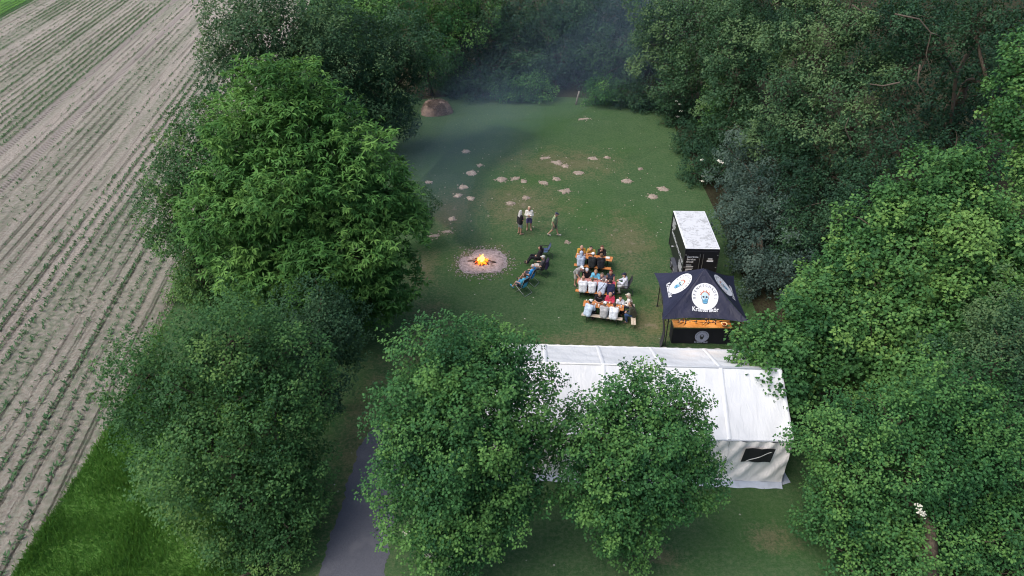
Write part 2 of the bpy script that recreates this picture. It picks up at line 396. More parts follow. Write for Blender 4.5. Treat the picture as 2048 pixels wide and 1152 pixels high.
def in_meadow(q):
    x, y = q[:, 0], q[:, 1]
    return ((x > -18.2) & (x < -9.6 - .2 * np.clip(y - 18, 0, 20))).astype(float) * (.35 + vnoise(q * .6))
grass_patch('tall_grass', 60000, (-18.4, -9.0, 13.5, 27), .09, .26, LM['grass'], 1, 'long bright green grass between the ploughed field and the trees', in_meadow)
def on_edge(q):
    y = q[:, 1]; xe = -18.15 - np.clip(y - 24, 0, None) * math.tan(ROW_AZ)
    return np.exp(-((q[:, 0] - xe - .25) / .28) ** 2)
grass_patch('edge_grass', 14000, (-23.5, -17.2, 13.5, 60), .14, .38, LM['grass'], 2, 'ragged strip of rough grass along the edge of the field', on_edge)
def on_lawn(q):
    x, y = q[:, 0], q[:, 1]
    path_x = -6.9 + (y - 15.8) * .06
    ok = (x > -9) & ~((x > path_x - .1) & (x < path_x + 2.4) & (y < 23)) & ~((x > -1.2) & (x < 11.4) & (y > 19.8) & (y < 26)) & (np.hypot(x + 1.8, y - 37.6) > 1.5)
    return ok * (.2 + vnoise(q * .8 + 5) * .9)
grass_patch('lawn_grass', 52000, (-9.4, 14, 13.8, 66), .03, .09, LM['turf'], 4, 'short mown grass of the clearing in the trees', on_lawn)

def crop_rows():
    rs = np.random.RandomState(8); base = []; lead = []
    u0 = rowU(Vector((-18.6, 24, 0)))
    for k in range(1, 78):
        u = math.floor(u0 / .75) * .75 - k * .75
        v = np.arange(8, 150, .115); v = v + rs.uniform(-.06, .06, len(v))
        p = np.stack([u * RN.x + v * RD.x, u * RN.y + v * RD.y, np.zeros(len(v))], 1); p[:, :2] += rs.normal(0, .075, (len(v), 2))
        y, x = p[:, 1], p[:, 0]
        # only what the lens and a step to its side can see
        vis = (y > 12) & (x > -.80 * (y * .83 + 13.5) - 1) & (y < 150)
        # weak near the tree edge, strong further out, patchy
        s = min(1, .42 + k * .06) * 1.0; patch = vnoise(np.stack([p[:, 0] * .10, p[:, 1] * .055, np.full(len(v), k * .35)], 1)) + .35 * vnoise(p * .7)
        band = vnoise(np.stack([np.full(len(v), k * .23), p[:, 1] * .012, np.full(len(v), 4.0)], 1)); rowk = rs.lognormal(-.1, .45)
        pr = 1.7 * s * rowk * np.clip((patch - .26) * 2.2, .10, 1.0) * np.clip((band - .22) * 2.6, .12, 1.5)
        for t in TRACKS: pr = np.where(abs(u - t) < .45, pr * .12, pr)
        if k % 9 == 5: pr *= .35
        keep = vis & (rs.rand(len(v)) < pr)
        base.append(p[keep]); lead.append(np.full(keep.sum(), k))
    P = np.concatenate(base); N = len(P); n = 3
    B = np.repeat(P, n, 0) ; M = len(B); a = rs.uniform(0, 6.28, M); B[:, :2] += rs.normal(0, .025, (M, 2)); B[:, 2] = .01
    tl = rs.uniform(.5, 1.5, M); ax = unit(np.stack([np.cos(a) * tl, np.sin(a) * tl, np.ones(M)], 1)); nr = unit(np.stack([-np.cos(a), -np.sin(a), tl], 1))
    L = rs.uniform(.12, .28, M); me = leaves_mesh('crop_rows', B, ax, nr, L, L * rs.uniform(.25, .45, M), rs.uniform(.1, .9, M))
    o = link('crop_rows', me, LM['crop']); tag(o, 'rows of young green seedlings on the pale ploughed field', 'crop', kind='stuff')
crop_rows()

# ------------------------------------------------------------------ trees
CAM = np.array([0, 0, H])
def lobes_px(ls):
    out = []
    for l in ls:
        c, mpp = atY(l[0], l[1], l[2]); out.append((np.array(c), l[3] * mpp, l[4] if len(l) > 4 else 1.0))
    return out
def sphere_dirs(n, rs, jit=.3):
    k = np.arange(n) + .5; ph = np.arccos(1 - 2 * k / n); th = math.pi * (1 + 5 ** .5) * k + rs.rand() * 6.28
    return unit(np.stack([np.cos(th) * np.sin(ph), np.sin(th) * np.sin(ph), np.cos(ph)], 1) + rs.normal(0, jit / math.sqrt(n) * 2, (n, 3)))
def foliage(lobes, seed, spacing=.55, leaf=(.11, .17), wid=(.55, .8), per=42, crad=.48, style='broad', ragged=.16, bsp=1.85, bsz=1.0, tshift=0.0):
    """lobes carry boughs, boughs carry leaf clumps, clumps carry leaves"""
    rs = np.random.RandomState(seed); Bc = []; Br = []; Bd = []; Bl = []; sp0 = spacing
    if style == 'broad': spacing *= .70; crad *= .52; per *= .50; leaf = (leaf[0] * .82, leaf[1] * .82)
    for li, (c, r, sq) in enumerate(lobes):
        rb = bsz * min(max(.32 * r, .42), .90) * (sp0 / .5) ** .5; n = max(8, int(4 * math.pi * r * r / (bsp * rb) ** 2))
        d = sphere_dirs(n, rs, 1.0); rr = r * (.70 + ragged * 2.2 * (vnoise(d * 2.1 + li * 7.1 + seed) - .5)) + np.clip(rs.normal(.12 * rb, .60 * rb, n), -1.2 * rb, 1.0 * rb)
        shoot = rs.rand(n) < .16; rr = rr + shoot * rb * rs.uniform(.5, 1.1, n)
        p = c + d * rr[:, None] * np.array([1, 1, sq]); ok = p[:, 2] > .2
        for lj, (c2, r2, s2) in enumerate(lobes):
            if lj != li: ok &= np.linalg.norm((p - c2) / np.array([1, 1, s2]), axis=1) > r2 * .62
        away = ((p - CAM) * d).sum(1) / np.linalg.norm(p - CAM, axis=1); ok &= rs.rand(n) > np.clip((away - .3) * 1.1, 0, .45)
        m = ok.sum(); Bc.append(p[ok]); Bd.append(d[ok]); Br.append(rb * np.clip(rs.lognormal(0, .30, m), .55, 1.7) * np.where(shoot[ok], .62, 1.0)); Bl.append(np.full(m, li))
    Bc = np.concatenate(Bc); Bd = np.concatenate(Bd); Br = np.concatenate(Br); Bl = np.concatenate(Bl)
    btint = tshift + rs.normal(0, .20, len(Bc)) + .5 * (vnoise(Bc * .25 + seed) - .5)
    Cn = []; On = []; Tn = []; Rn = []
    for i in range(len(Bc)):
        n = max(5, int(4 * math.pi * Br[i] ** 2 / spacing ** 2)); d = sphere_dirs(n, rs, .8); out = unit((Bd[i] + np.array([0, 0, .45]))[None])[0]
        keep = (d @ out) > rs.uniform(-.15, .25, n); d = d[keep]
        p = Bc[i] + d * (Br[i] * np.array([1.08, 1.08, .66])) * rs.uniform(.65, 1.15, len(d))[:, None]
        near = np.where(np.linalg.norm(Bc - Bc[i], axis=1) < Br[i] + Br + .3)[0]; ok = p[:, 2] > .12
        for j in near:
            if j != i: ok &= np.linalg.norm(p - Bc[j], axis=1) > Br[j] * .62
        away = ((p - CAM) * d).sum(1) / np.linalg.norm(p - CAM, axis=1); ok &= rs.rand(len(d)) > np.clip((away - .2) * .9, 0, .5)
        Cn.append(p[ok]); On.append(unit(d[ok] + .5 * Bd[i])); Tn.append(np.full(ok.sum(), btint[i])); Rn.append(np.ones(ok.sum()))
    for li, (c, r, sq) in enumerate(lobes):            # leaves inside the crown, behind the boughs, inner shade put into their darker tint
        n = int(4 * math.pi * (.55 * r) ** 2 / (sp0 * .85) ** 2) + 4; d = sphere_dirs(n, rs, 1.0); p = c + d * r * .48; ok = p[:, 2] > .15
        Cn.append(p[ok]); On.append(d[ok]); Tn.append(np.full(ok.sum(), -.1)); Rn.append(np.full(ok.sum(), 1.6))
    P = np.concatenate(Cn); O = np.concatenate(On); R = np.concatenate(Rn); T = np.concatenate(Tn); K = len(P)
    size = np.clip(rs.lognormal(-.1, .28, K), .5, 1.6) * R
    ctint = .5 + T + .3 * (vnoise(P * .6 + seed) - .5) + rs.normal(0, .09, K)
    cnt = np.maximum(5, (.62 * per * size ** 2 * rs.uniform(.75, 1.25, K))).astype(int)
    ix = np.repeat(np.arange(K), cnt); N = len(ix)
    o = unit(O * .8 + np.array([0, 0, .75])); o = o[ix]
    if style == 'whorl':                               # sprays of long drooping leaves from one point
        sub = rs.randint(0, 3, N); off = unit(rs.normal(0, 1, (K, 3, 3)) + O[:, None] * .6) * (crad * size)[:, None, None]
        off[:, 0] *= .25; base = P[ix] + off[ix, sub]
        q = rs.normal(0, 1, (N, 3)); q = unit(q + o * .9); ax = unit(q * np.array([1, 1, .55]) + np.array([0, 0, -.38]))
        nr = unit(o * .5 + np.array([0, 0, 1.0]) + rs.normal(0, .25, (N, 3)))
    else:
        tw = unit(O * .75 + np.array([0, 0, .62]) + rs.normal(0, .28, (K, 3)))[ix]      # each spray grows along its own twig
        t = rs.rand(N); q = rs.normal(0, 1, (N, 3)); q = unit(q - tw * (q * tw).sum(1, keepdims=True))
        rad = (crad * size)[ix]; base = P[ix] + tw * ((t * 2.1 - .9) * rad)[:, None] + q * (rad * (.28 + .62 * (1 - t)) * rs.uniform(.4, 1.0, N))[:, None]
        ax = unit(q * .9 + tw * .35 + rs.normal(0, .40, (N, 3)) + np.array([0, 0, -.22]))
        nr = unit(np.array([0, 0, .60]) + tw * .55 + q * .45 * (1 - t)[:, None] + rs.normal(0, .26, (N, 3)))
    base[:, 2] = np.maximum(base[:, 2], .05)
    L = rs.uniform(*leaf, N); W = L * rs.uniform(*wid, N)
    tint = ctint[ix] + rs.normal(0, .10, N)
    return base, ax, nr, L, W, tint, P

def limb_path(a, b, rs, bend=.05, n=5):
    a, b = np.array(a), np.array(b); L = np.linalg.norm(b - a); pts = []
    off = rs.normal(0, bend * L, 3)
    for i in range(n):
        t = i / (n - 1); pts.append(a * (1 - t) + b * t + off * math.sin(t * math.pi) + np.array([0, 0, .03 * L * math.sin(t * math.pi)]))
    return pts
LEAVES = [0]
def tree(name, label, cat, base, lobes, lm, seed, trunk_r=.2, spacing=.55, leaf=(.11, .17), per=42, crad=.48, style='broad', wid=(.55, .8), ragged=.16, twigs=0, group=None, blossoms=(), stems=1, bsp=1.85, bsz=1.0, tshift=0.0):
    rs = np.random.RandomState(seed + 100)
    lob = lobes_px(lobes); bx, by = base
    root = empty(name, (bx, by, 0)); tag(root, label, cat, group)
    B, ax, nr, L, W, tint, P = foliage(lob, seed, spacing, leaf, wid, per, crad, style, ragged, bsp, bsz, tshift)
    org = np.array([bx, by, 0]); LEAVES[0] += len(B)
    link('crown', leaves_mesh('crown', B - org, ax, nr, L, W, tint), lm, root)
    cen = np.mean([l[0] for l in lob], 0) - org; zt = min(max(l[0][2] for l in lob) * .62, cen[2] * .95)
    top = np.array([cen[0] * .45, cen[1] * .45, max(zt, .5)])
    for s in range(stems):
        o = np.array([rs.normal(0, .25), rs.normal(0, .25), 0]) if s else np.zeros(3)
        tp = [np.array([0, 0, -.1]) + o] + limb_path(o + np.array([0, 0, .4]), top + o * 3, rs, .03, 5)
        MB().tube(tp, [trunk_r * 1.35] + list(np.linspace(trunk_r, trunk_r * .6, 5)), 9).build('trunk', BARK, root, True)
    nodes = [(top * .75, trunk_r * .55), (top, trunk_r * .55)]
    for c, r, sq in sorted(lob, key=lambda l: np.linalg.norm(l[0] - org - top)):
        e = c - org; st, r_st = min(nodes, key=lambda q: np.linalg.norm(q[0] - e)); nodes.append((e, max(.045, r_st * .62)))
        m = MB().tube(limb_path(st, e, rs), np.linspace(max(.05, r_st * .8), max(.04, r_st * .5), 5), 6)
        # boughs run on from the lobe's middle to some of its leaf clumps
        near = P[np.linalg.norm((P - c) / np.array([1, 1, sq]), axis=1) < r * 1.15]
        if len(near):
            for q in near[rs.choice(len(near), min(len(near), 5 + twigs), replace=False)]:
                m.tube(limb_path(e, q - org, rs, .10, 4), np.linspace(.045, .012, 4), 4, False)
        m.build('limb', BARK, root, True)
    if len(blossoms):
        v, f = [], []
        for px, py, Y in blossoms:
            c, mpp = atY(px, py, Y); q = P[np.argmin(np.linalg.norm(P - np.array(c), axis=1))]
            toward = unit((CAM - q)[None])[0]; c = q + toward * .45 - org
            m = MB()
            for k in range(16):
                a, r0 = rs.uniform(0, 6.28), .16 * math.sqrt(rs.rand()); d = c + np.array([math.cos(a) * r0, math.sin(a) * r0, rs.uniform(-.03, .03)])
                m.lathe(d, [(.005, -.02), (.035, 0), (.02, .02)], 5)
            m.build('blossom', plain('elder_blossom', (.72, .70, .58), .8), root)
    return root

def gxy(px, py): p = at(px, py); return (p.x, p.y)
# the two round trees in front of the marquee
tree('broadleaf_tree', 'round green tree beside the path, in front of the marquee\'s hidden end', 'tree', gxy(905, 1120),
     [(885, 722, 18.3, 80), (960, 738, 18, 92), (862, 795, 17.6, 82), (930, 840, 17.2, 115), (1024, 782, 17.9, 74), (1000, 722, 18.4, 52), (1034, 880, 17.4, 70), (848, 900, 17, 90), (930, 960, 16.6, 112), (1005, 960, 16.9, 80), (848, 985, 16.5, 84), (880, 1060, 16, 78), (950, 1040, 16.2, 66), (900, 1105, 15.7, 40)],
     LM['linden'], 11, .2, bsp=1.6, spacing=.48, leaf=(.10, .155), per=58, wid=(.62, .88), blossoms=[(815, 1078, 15.6), (845, 1098, 15.6), (855, 1113, 15.5), (868, 1129, 15.5), (893, 1112, 15.5), (898, 1128, 15.5), (912, 1140, 15.4), (963, 1108, 15.6)])
tree('broadleaf_tree', 'smaller round green tree right in front of the white marquee wall', 'tree', gxy(1265, 1105),
     [(1245, 800, 18, 60), (1325, 815, 18, 66), (1210, 860, 17.5, 78), (1290, 890, 17.2, 105), (1368, 880, 17.6, 60), (1385, 935, 17.4, 50), (1185, 925, 17.2, 62), (1235, 960, 16.8, 98), (1330, 975, 16.9, 74), (1190, 985, 16.6, 62), (1250, 1040, 16.4, 68), (1250, 1088, 16.2, 34)],
     LM['linden'], 12, .18, bsp=1.6, spacing=.48, leaf=(.10, .155), per=58, wid=(.62, .88))
# the row between field and clearing
tree('broadleaf_tree', 'broad dense tree at the lower left beside the long bright grass', 'tree', gxy(500, 1090),
     [(478, 668, 20.6, 98), (395, 725, 20.2, 105), (300, 750, 20, 72), (540, 740, 20, 100), (440, 800, 19.5, 130), (330, 845, 19.2, 95), (550, 860, 19, 110), (430, 910, 18.6, 125), (578, 935, 18.6, 82), (500, 985, 18, 105), (405, 980, 18, 68), (565, 1010, 17.6, 80), (490, 1065, 17, 70)],
     LM['hornbeam'], 13, .24, bsp=1.75, spacing=.52, leaf=(.11, .17), per=42)
tree('shrub', 'low leafy shrub at the foot of the broad lower left tree', 'shrub', gxy(540, 1140),
     [(520, 1090, 16.6, 55), (570, 1100, 16.4, 50), (500, 1130, 16, 40)], LM['hornbeam'], 14, .07, spacing=.42, leaf=(.08, .14), per=36, crad=.36, stems=3)
tree('broadleaf_tree', 'dark green tree between the chestnut and the broad lower left tree', 'tree', gxy(660, 820),
     [(630, 635, 25, 72), (680, 640, 27, 58), (628, 712, 24, 68), (675, 700, 25.5, 40), (590, 680, 24, 70), (640, 790, 22.8, 52)], LM['dark'], 15, .2, tshift=-0.1, spacing=.5, leaf=(.11, .17), per=44)
tree('chestnut_tree', 'tall bright green chestnut with drooping leaves left of the clearing', 'tree', gxy(650, 650),
     [(556, 190, 32, 72), (500, 280, 31.5, 88), (625, 262, 31.5, 88), (580, 365, 30.6, 130), (700, 350, 31.2, 92), (745, 425, 31, 88), (480, 410, 31, 95), (540, 480, 30.2, 105), (680, 490, 30.2, 115), (580, 560, 29.8, 95), (740, 550, 30.6, 78), (665, 605, 29.8, 78), (790, 420, 31.4, 52)],
     LM['chestnut'], 16, .3, bsp=1.6, spacing=.54, leaf=(.22, .38), wid=(.24, .34), per=30, crad=.34, style='whorl')
tree('broadleaf_tree', 'olive green tree leaning over the pale field, left of the chestnut', 'tree', gxy(420, 600),
     [(425, 250, 37.5, 62), (385, 320, 37, 70), (350, 385, 36, 58), (430, 380, 36, 70), (350, 450, 35.2, 55), (400, 490, 34.5, 75), (440, 560, 33.6, 75), (385, 565, 33.6, 50)],
     LM['hornbeam'], 17, .22, spacing=.6, leaf=(.14, .22), per=36, crad=.5)
tree('shrub', 'low twiggy bush at the right foot of the chestnut by the smoke', 'shrub', gxy(835, 455),
     [(830, 410, 39.5, 38), (790, 440, 38.5, 36), (850, 425, 39.5, 22)], LM['oak'], 18, .06, spacing=.45, leaf=(.10, .16), per=30, crad=.38, stems=3)
tree('broadleaf_tree', 'dark tree at the top left overhanging the far field rows', 'tree', gxy(560, 240),
     [(500, 55, 51, 78), (570, 40, 52, 80), (475, 110, 50, 58), (545, 130, 49, 80), (620, 105, 50, 70), (470, 165, 48, 42)], LM['oak'], 19, .28, tshift=0.05, spacing=.72, leaf=(.17, .27), per=36, crad=.6)
tree('broadleaf_tree', 'big bluish green tree behind the chestnut, left of the hay heap', 'tree', gxy(770, 250),
     [(690, 130, 52, 90), (770, 110, 54, 90), (825, 130, 56, 58), (720, 200, 52, 72), (775, 195, 54.5, 60), (660, 210, 49, 55), (790, 235, 56, 36), (760, 250, 54.5, 36)], LM['dark'], 20, .28, tshift=-0.02, spacing=.72, leaf=(.17, .27), per=38, crad=.6)
tree('broadleaf_tree', 'green tree at the top edge above the hay heap', 'tree', gxy(860, 190),
     [(690, 20, 64, 70), (780, 20, 66, 70), (860, 50, 68, 68), (880, 110, 68, 55), (920, 20, 72, 70)], LM['linden'], 21, .3, bsp=1.7, spacing=.85, leaf=(.20, .32), per=34, crad=.7)
# the back of the clearing
tree('broadleaf_tree', 'green tree at the back of the clearing, right of the hay heap', 'tree', gxy(960, 190),
     [(960, 70, 71, 68), (930, 130, 69.5, 55), (1000, 130, 69.5, 62), (1030, 60, 73, 66), (960, 170, 68.5, 32), (900, 170, 68.5, 34)], LM['dark'], 22, .3, bsp=1.6, spacing=.85, leaf=(.20, .32), per=36, crad=.7)
tree('broadleaf_tree', 'smoke-blue tree at the middle of the clearing\'s back edge', 'tree', gxy(1110, 175),
     [(1090, 60, 74, 80), (1150, 40, 76, 70), (1070, 130, 71, 52), (1130, 125, 72, 60), (1100, 165, 70, 30)], LM['dark'], 23, .3, bsp=1.6, spacing=.85, leaf=(.20, .32), per=36, crad=.7)
tree('broadleaf_tree', 'darkest tree at the back right behind the thickest smoke', 'tree', gxy(1230, 145),
     [(1220, 30, 80, 80), (1210, 110, 75, 62), (1260, 130, 73, 55), (1290, 60, 76, 60), (1190, 165, 71, 34)], LM['dark'], 24, .3, tshift=-0.15, bsp=1.6, spacing=.9, leaf=(.20, .32), per=34, crad=.7)
tree('broadleaf_tree', 'paler tree reaching over the back right corner of the clearing', 'tree', gxy(1350, 200),
     [(1320, 40, 66, 58), (1370, 80, 64, 66), (1340, 130, 64, 50), (1400, 20, 66, 66), (1300, 90, 68, 35), (1380, 160, 61, 52)], LM['oak'], 25, .3, tshift=0.12, bsp=1.7, spacing=.8, leaf=(.19, .30), per=36, crad=.66)
# shrubs along the back and the right edge of the lawn
shr = [(915, 192, 67.6, 22, 'dark', 'leafy bush at the back edge just right of the hay heap'), (955, 196, 66.8, 24, 'dark', 'bush at the back edge, second from the hay heap'),
       (1005, 192, 66.8, 27, 'linden', 'bush at the back edge, left of the bulging green one'), (1062, 188, 66.6, 32, 'linden', 'bulging green bush jutting into the lawn at the back'),
       (1205, 190, 65.6, 28, 'linden', 'bright bush right of the slanting pale post'), (1255, 196, 65.0, 30, 'dark', 'dark bush in the back right corner beyond the post'),
       (1300, 205, 63.8, 30, 'dark', 'dark bush closing the back right corner of the lawn')]
for i, (px, py, Y, r, mk, lb) in enumerate(shr):
    p, m = atY(px, py, Y)
    tree('shrub', lb, 'shrub', (p.x, Y), [(px, py - 8, Y, r), (px - r * .6, py + 4, Y - .3, r * .7), (px + r * .6, py + 2, Y, r * .7)], LM[mk], 40 + i, .06, spacing=.6, leaf=(.15, .24), per=30, crad=.5, group='bushes round the lawn', stems=2)
shr = [(1355, 225, 60.5, 34, 'dark', 'bush with white blossom at the far right corner of the lawn', [(1352, 198, 60), (1356, 210, 60), (1359, 222, 60), (1360, 232, 60)]),
       (1385, 285, 54.5, 42, 'dark', 'dark bush bordering the lawn halfway down its right side', []),
       (1415, 340, 49, 46, 'dark', 'bush bordering the lawn just beyond the trailer', [(1402, 326, 48), (1415, 352, 48), (1409, 362, 48)]),
       (1450, 215, 58, 46, 'maple', 'brighter green bush behind the right edge of the lawn', [])]
for i, (px, py, Y, r, mk, lb, bl) in enumerate(shr):
    p, m = atY(px, py, Y)
    tree('shrub', lb, 'shrub', (p.x, Y), [(px, py - 10, Y, r), (px - r * .45, py + 18, Y - .3, r * .72), (px + r * .7, py + 6, Y, r * .8)], LM[mk], 50 + i, .07, spacing=.55, leaf=(.13, .22), per=32, crad=.48, group='bushes round the lawn', blossoms=bl, stems=2)
# the tall wood on the right
tree('broadleaf_tree', 'dark tree behind the right edge of the lawn, beyond the trailer', 'tree', gxy(1470, 280),
     [(1440, 110, 58, 66), (1480, 40, 60, 66), (1470, 190, 55, 62), (1500, 130, 56, 53), (1440, 260, 53, 44), (1500, 270, 50, 48)], LM['oak'], 26, .3, tshift=-0.18, spacing=.75, leaf=(.18, .28), per=36, crad=.6)
tree('oak_tree', 'tall oak at the top right with its left side catching the light', 'tree', gxy(1700, 330),
     [(1590, 60, 49, 66), (1640, 140, 47, 79), (1580, 190, 46, 48), (1700, 50, 48, 75), (1730, 160, 46, 66), (1620, 250, 44, 66), (1700, 260, 43, 62), (1560, 280, 46, 44)], LM['oak'], 27, .4, tshift=0.22, bsp=1.95, bsz=1.15, spacing=.7, leaf=(.17, .26), per=36, crad=.56, twigs=4)  # tint shift lightens every leaf: the lit side is put into the colour
tree('oak_tree', 'tall dark oak with bare crooked branches in the upper right', 'tree', gxy(1890, 330),
     [(1790, 40, 46, 66), (1850, 110, 45, 62), (1950, 60, 45, 66), (2020, 60, 44, 70), (1800, 200, 43, 57), (1980, 180, 43, 53), (1800, 300, 40, 70), (1900, 320, 39, 53), (2040, 270, 40, 48)], LM['dark'], 28, .45, tshift=-0.22, bsp=2.2, spacing=.72, leaf=(.17, .26), per=34, crad=.56, twigs=8)
tree('shrub', 'tall blue-green elder hanging over the trailer\'s right side', 'shrub', gxy(1520, 545),
     [(1480, 320, 45.5, 52), (1510, 390, 42, 62), (1465, 400, 41.5, 36), (1480, 450, 38.5, 44), (1540, 460, 38.5, 70), (1500, 520, 36, 40), (1550, 550, 34.5, 60), (1500, 585, 33.5, 26)], LM['blue'], 29, .14, spacing=.55, leaf=(.13, .20), per=38, crad=.46, stems=3, blossoms=[(1420, 330, 44), (1432, 345, 44)])
tree('broadleaf_tree', 'dark tree between the elder and the bright maple', 'tree', gxy(1660, 520),
     [(1600, 330, 43, 62), (1680, 360, 41, 62), (1590, 420, 39, 53), (1740, 390, 38, 57), (1620, 480, 36.5, 48), (1680, 440, 37, 48)], LM['dark'], 30, .3, tshift=-0.12, spacing=.62, leaf=(.15, .23), per=38, crad=.52)
tree('maple_tree', 'large bright green maple reaching over the marquee and the bar stall', 'tree', gxy(1850, 770),
     [(1940, 320, 31.5, 40), (1900, 350, 31, 50), (1830, 410, 30, 60), (1770, 400, 30.4, 36), (1950, 420, 30, 62), (1760, 470, 29, 66), (1860, 500, 28.5, 85), (1695, 530, 28.2, 52), (1645, 572, 27.6, 44), (1700, 610, 27, 85), (1605, 640, 26, 48), (1562, 680, 25.0, 30), (1505, 696, 24.7, 26), (1612, 705, 24.8, 64), (1590, 730, 24.0, 50), (1572, 755, 23.3, 38), (1582, 748, 23.5, 40), (1556, 795, 22.4, 20), (1720, 710, 25, 78), (1820, 620, 26.5, 95), (1940, 540, 27.5, 85), (1950, 650, 25.5, 90), (2030, 500, 28, 70), (1830, 740, 24, 85)],
     LM['maple'], 31, .42, spacing=.54, leaf=(.16, .24), per=38, crad=.56, wid=(.75, 1.0), twigs=3, bsz=1.15, bsp=1.75)
tree('maple_tree', 'bright leafy boughs of a tree cut off by the upper right frame edge', 'tree', gxy(2090, 480),
     [(2035, 160, 35, 34), (2050, 130, 36, 40), (2005, 230, 34, 32), (2050, 250, 34, 45), (2060, 340, 33, 50)], LM['maple'], 32, .3, spacing=.56, leaf=(.16, .24), per=36, crad=.56, wid=(.75, 1.0), bsz=1.1)
tree('broadleaf_tree', 'dense dark green tree filling the lower right corner', 'tree', gxy(1850, 1180),
     [(1695, 872, 18.8, 78), (1652, 890, 19, 40), (1725, 945, 18.2, 88), (1790, 850, 19, 85), (1880, 820, 19.6, 95), (1680, 1020, 17.4, 62), (1800, 980, 17.6, 100), (1900, 940, 18, 105), (1980, 860, 19, 105), (2020, 960, 18, 100), (1760, 1080, 16.8, 90), (1880, 1060, 16.8, 100), (1990, 1070, 16.8, 105), (1700, 1110, 16.4, 62), (1830, 1140, 16, 80), (1940, 1150, 16, 80)],
     LM['linden'], 33, .35, tshift=-.10, spacing=.48, leaf=(.11, .17), per=42, wid=(.6, .85), twigs=2, blossoms=[(1845, 1020, 16.6), (1838, 1030, 16.6), (1832, 1012, 16.6), (1843, 1085, 16.2), (1836, 1110, 16.2)])
tree('oak_tree', 'dull green oak between the bright maple and the lower right corner', 'tree', gxy(2010, 900),
     [(1980, 740, 21.5, 80), (2040, 650, 23, 90), (1900, 780, 21, 60), (2050, 790, 20.5, 70)], LM['oak'], 34, .3, tshift=0.05, spacing=.48, leaf=(.11, .17), per=42, twigs=3)
tree('broadleaf_tree', 'dark tree at the top edge between the lit oak and the paler tree', 'tree', gxy(1540, 130),
     [(1510, 30, 68, 60), (1560, 60, 62, 60), (1600, -10, 66, 70), (1530, 110, 60, 50)], LM['dark'], 35, .3, tshift=-0.3, spacing=.85, leaf=(.20, .32), per=34, crad=.7)
tree('broadleaf_tree', 'shaded tree behind the two oaks at the upper right edge', 'tree', gxy(1850, 240),
     [(1760, 110, 54, 60), (1850, 30, 56, 80), (1920, 190, 50, 60), (1880, 260, 47, 55), (1980, 130, 52, 70), (2050, 180, 50, 60)], LM['dark'], 36, .3, tshift=-0.3, spacing=.85, leaf=(.20, .32), per=36, crad=.7)
BR_M = plain('bare_branch', (.13, .10, .075), .9, var=.35)
oak_t = [o for o in bpy.data.objects if o.get('label', '').startswith('tall dark oak')][0]
for w, Y, pth in ((.045, 41, [(1790, 28), (1838, 38), (1862, 66), (1852, 110), (1862, 140)]), (.035, 41, [(1862, 66), (1880, 72)]), (.04, 41.5, [(1705, 10), (1730, 28), (1722, 5)]), (.17, 46.2, [(1985, 20), (1945, 90), (1912, 150), (1905, 215), (1896, 300)]), (.08, 46, [(1912, 150), (1885, 100), (1870, 60)]), (.05, 40.5, [(1840, 130), (1835, 165), (1850, 190)]), (.06, 40.5, [(1800, 165), (1765, 172), (1740, 168)]), (.035, 38, [(1700, 280), (1690, 255), (1698, 235)])):
    pts = []
    for i, (px, py) in enumerate(pth): c, _ = atY(px, py, Y + .35 * (i % 2)); pts.append(c - oak_t.location)
    MB().tube(pts, list(np.linspace(w, w * .5, len(pts))), 6).build('bare_branch', BR_M, oak_t, True)
print('LEAVES', LEAVES[0])

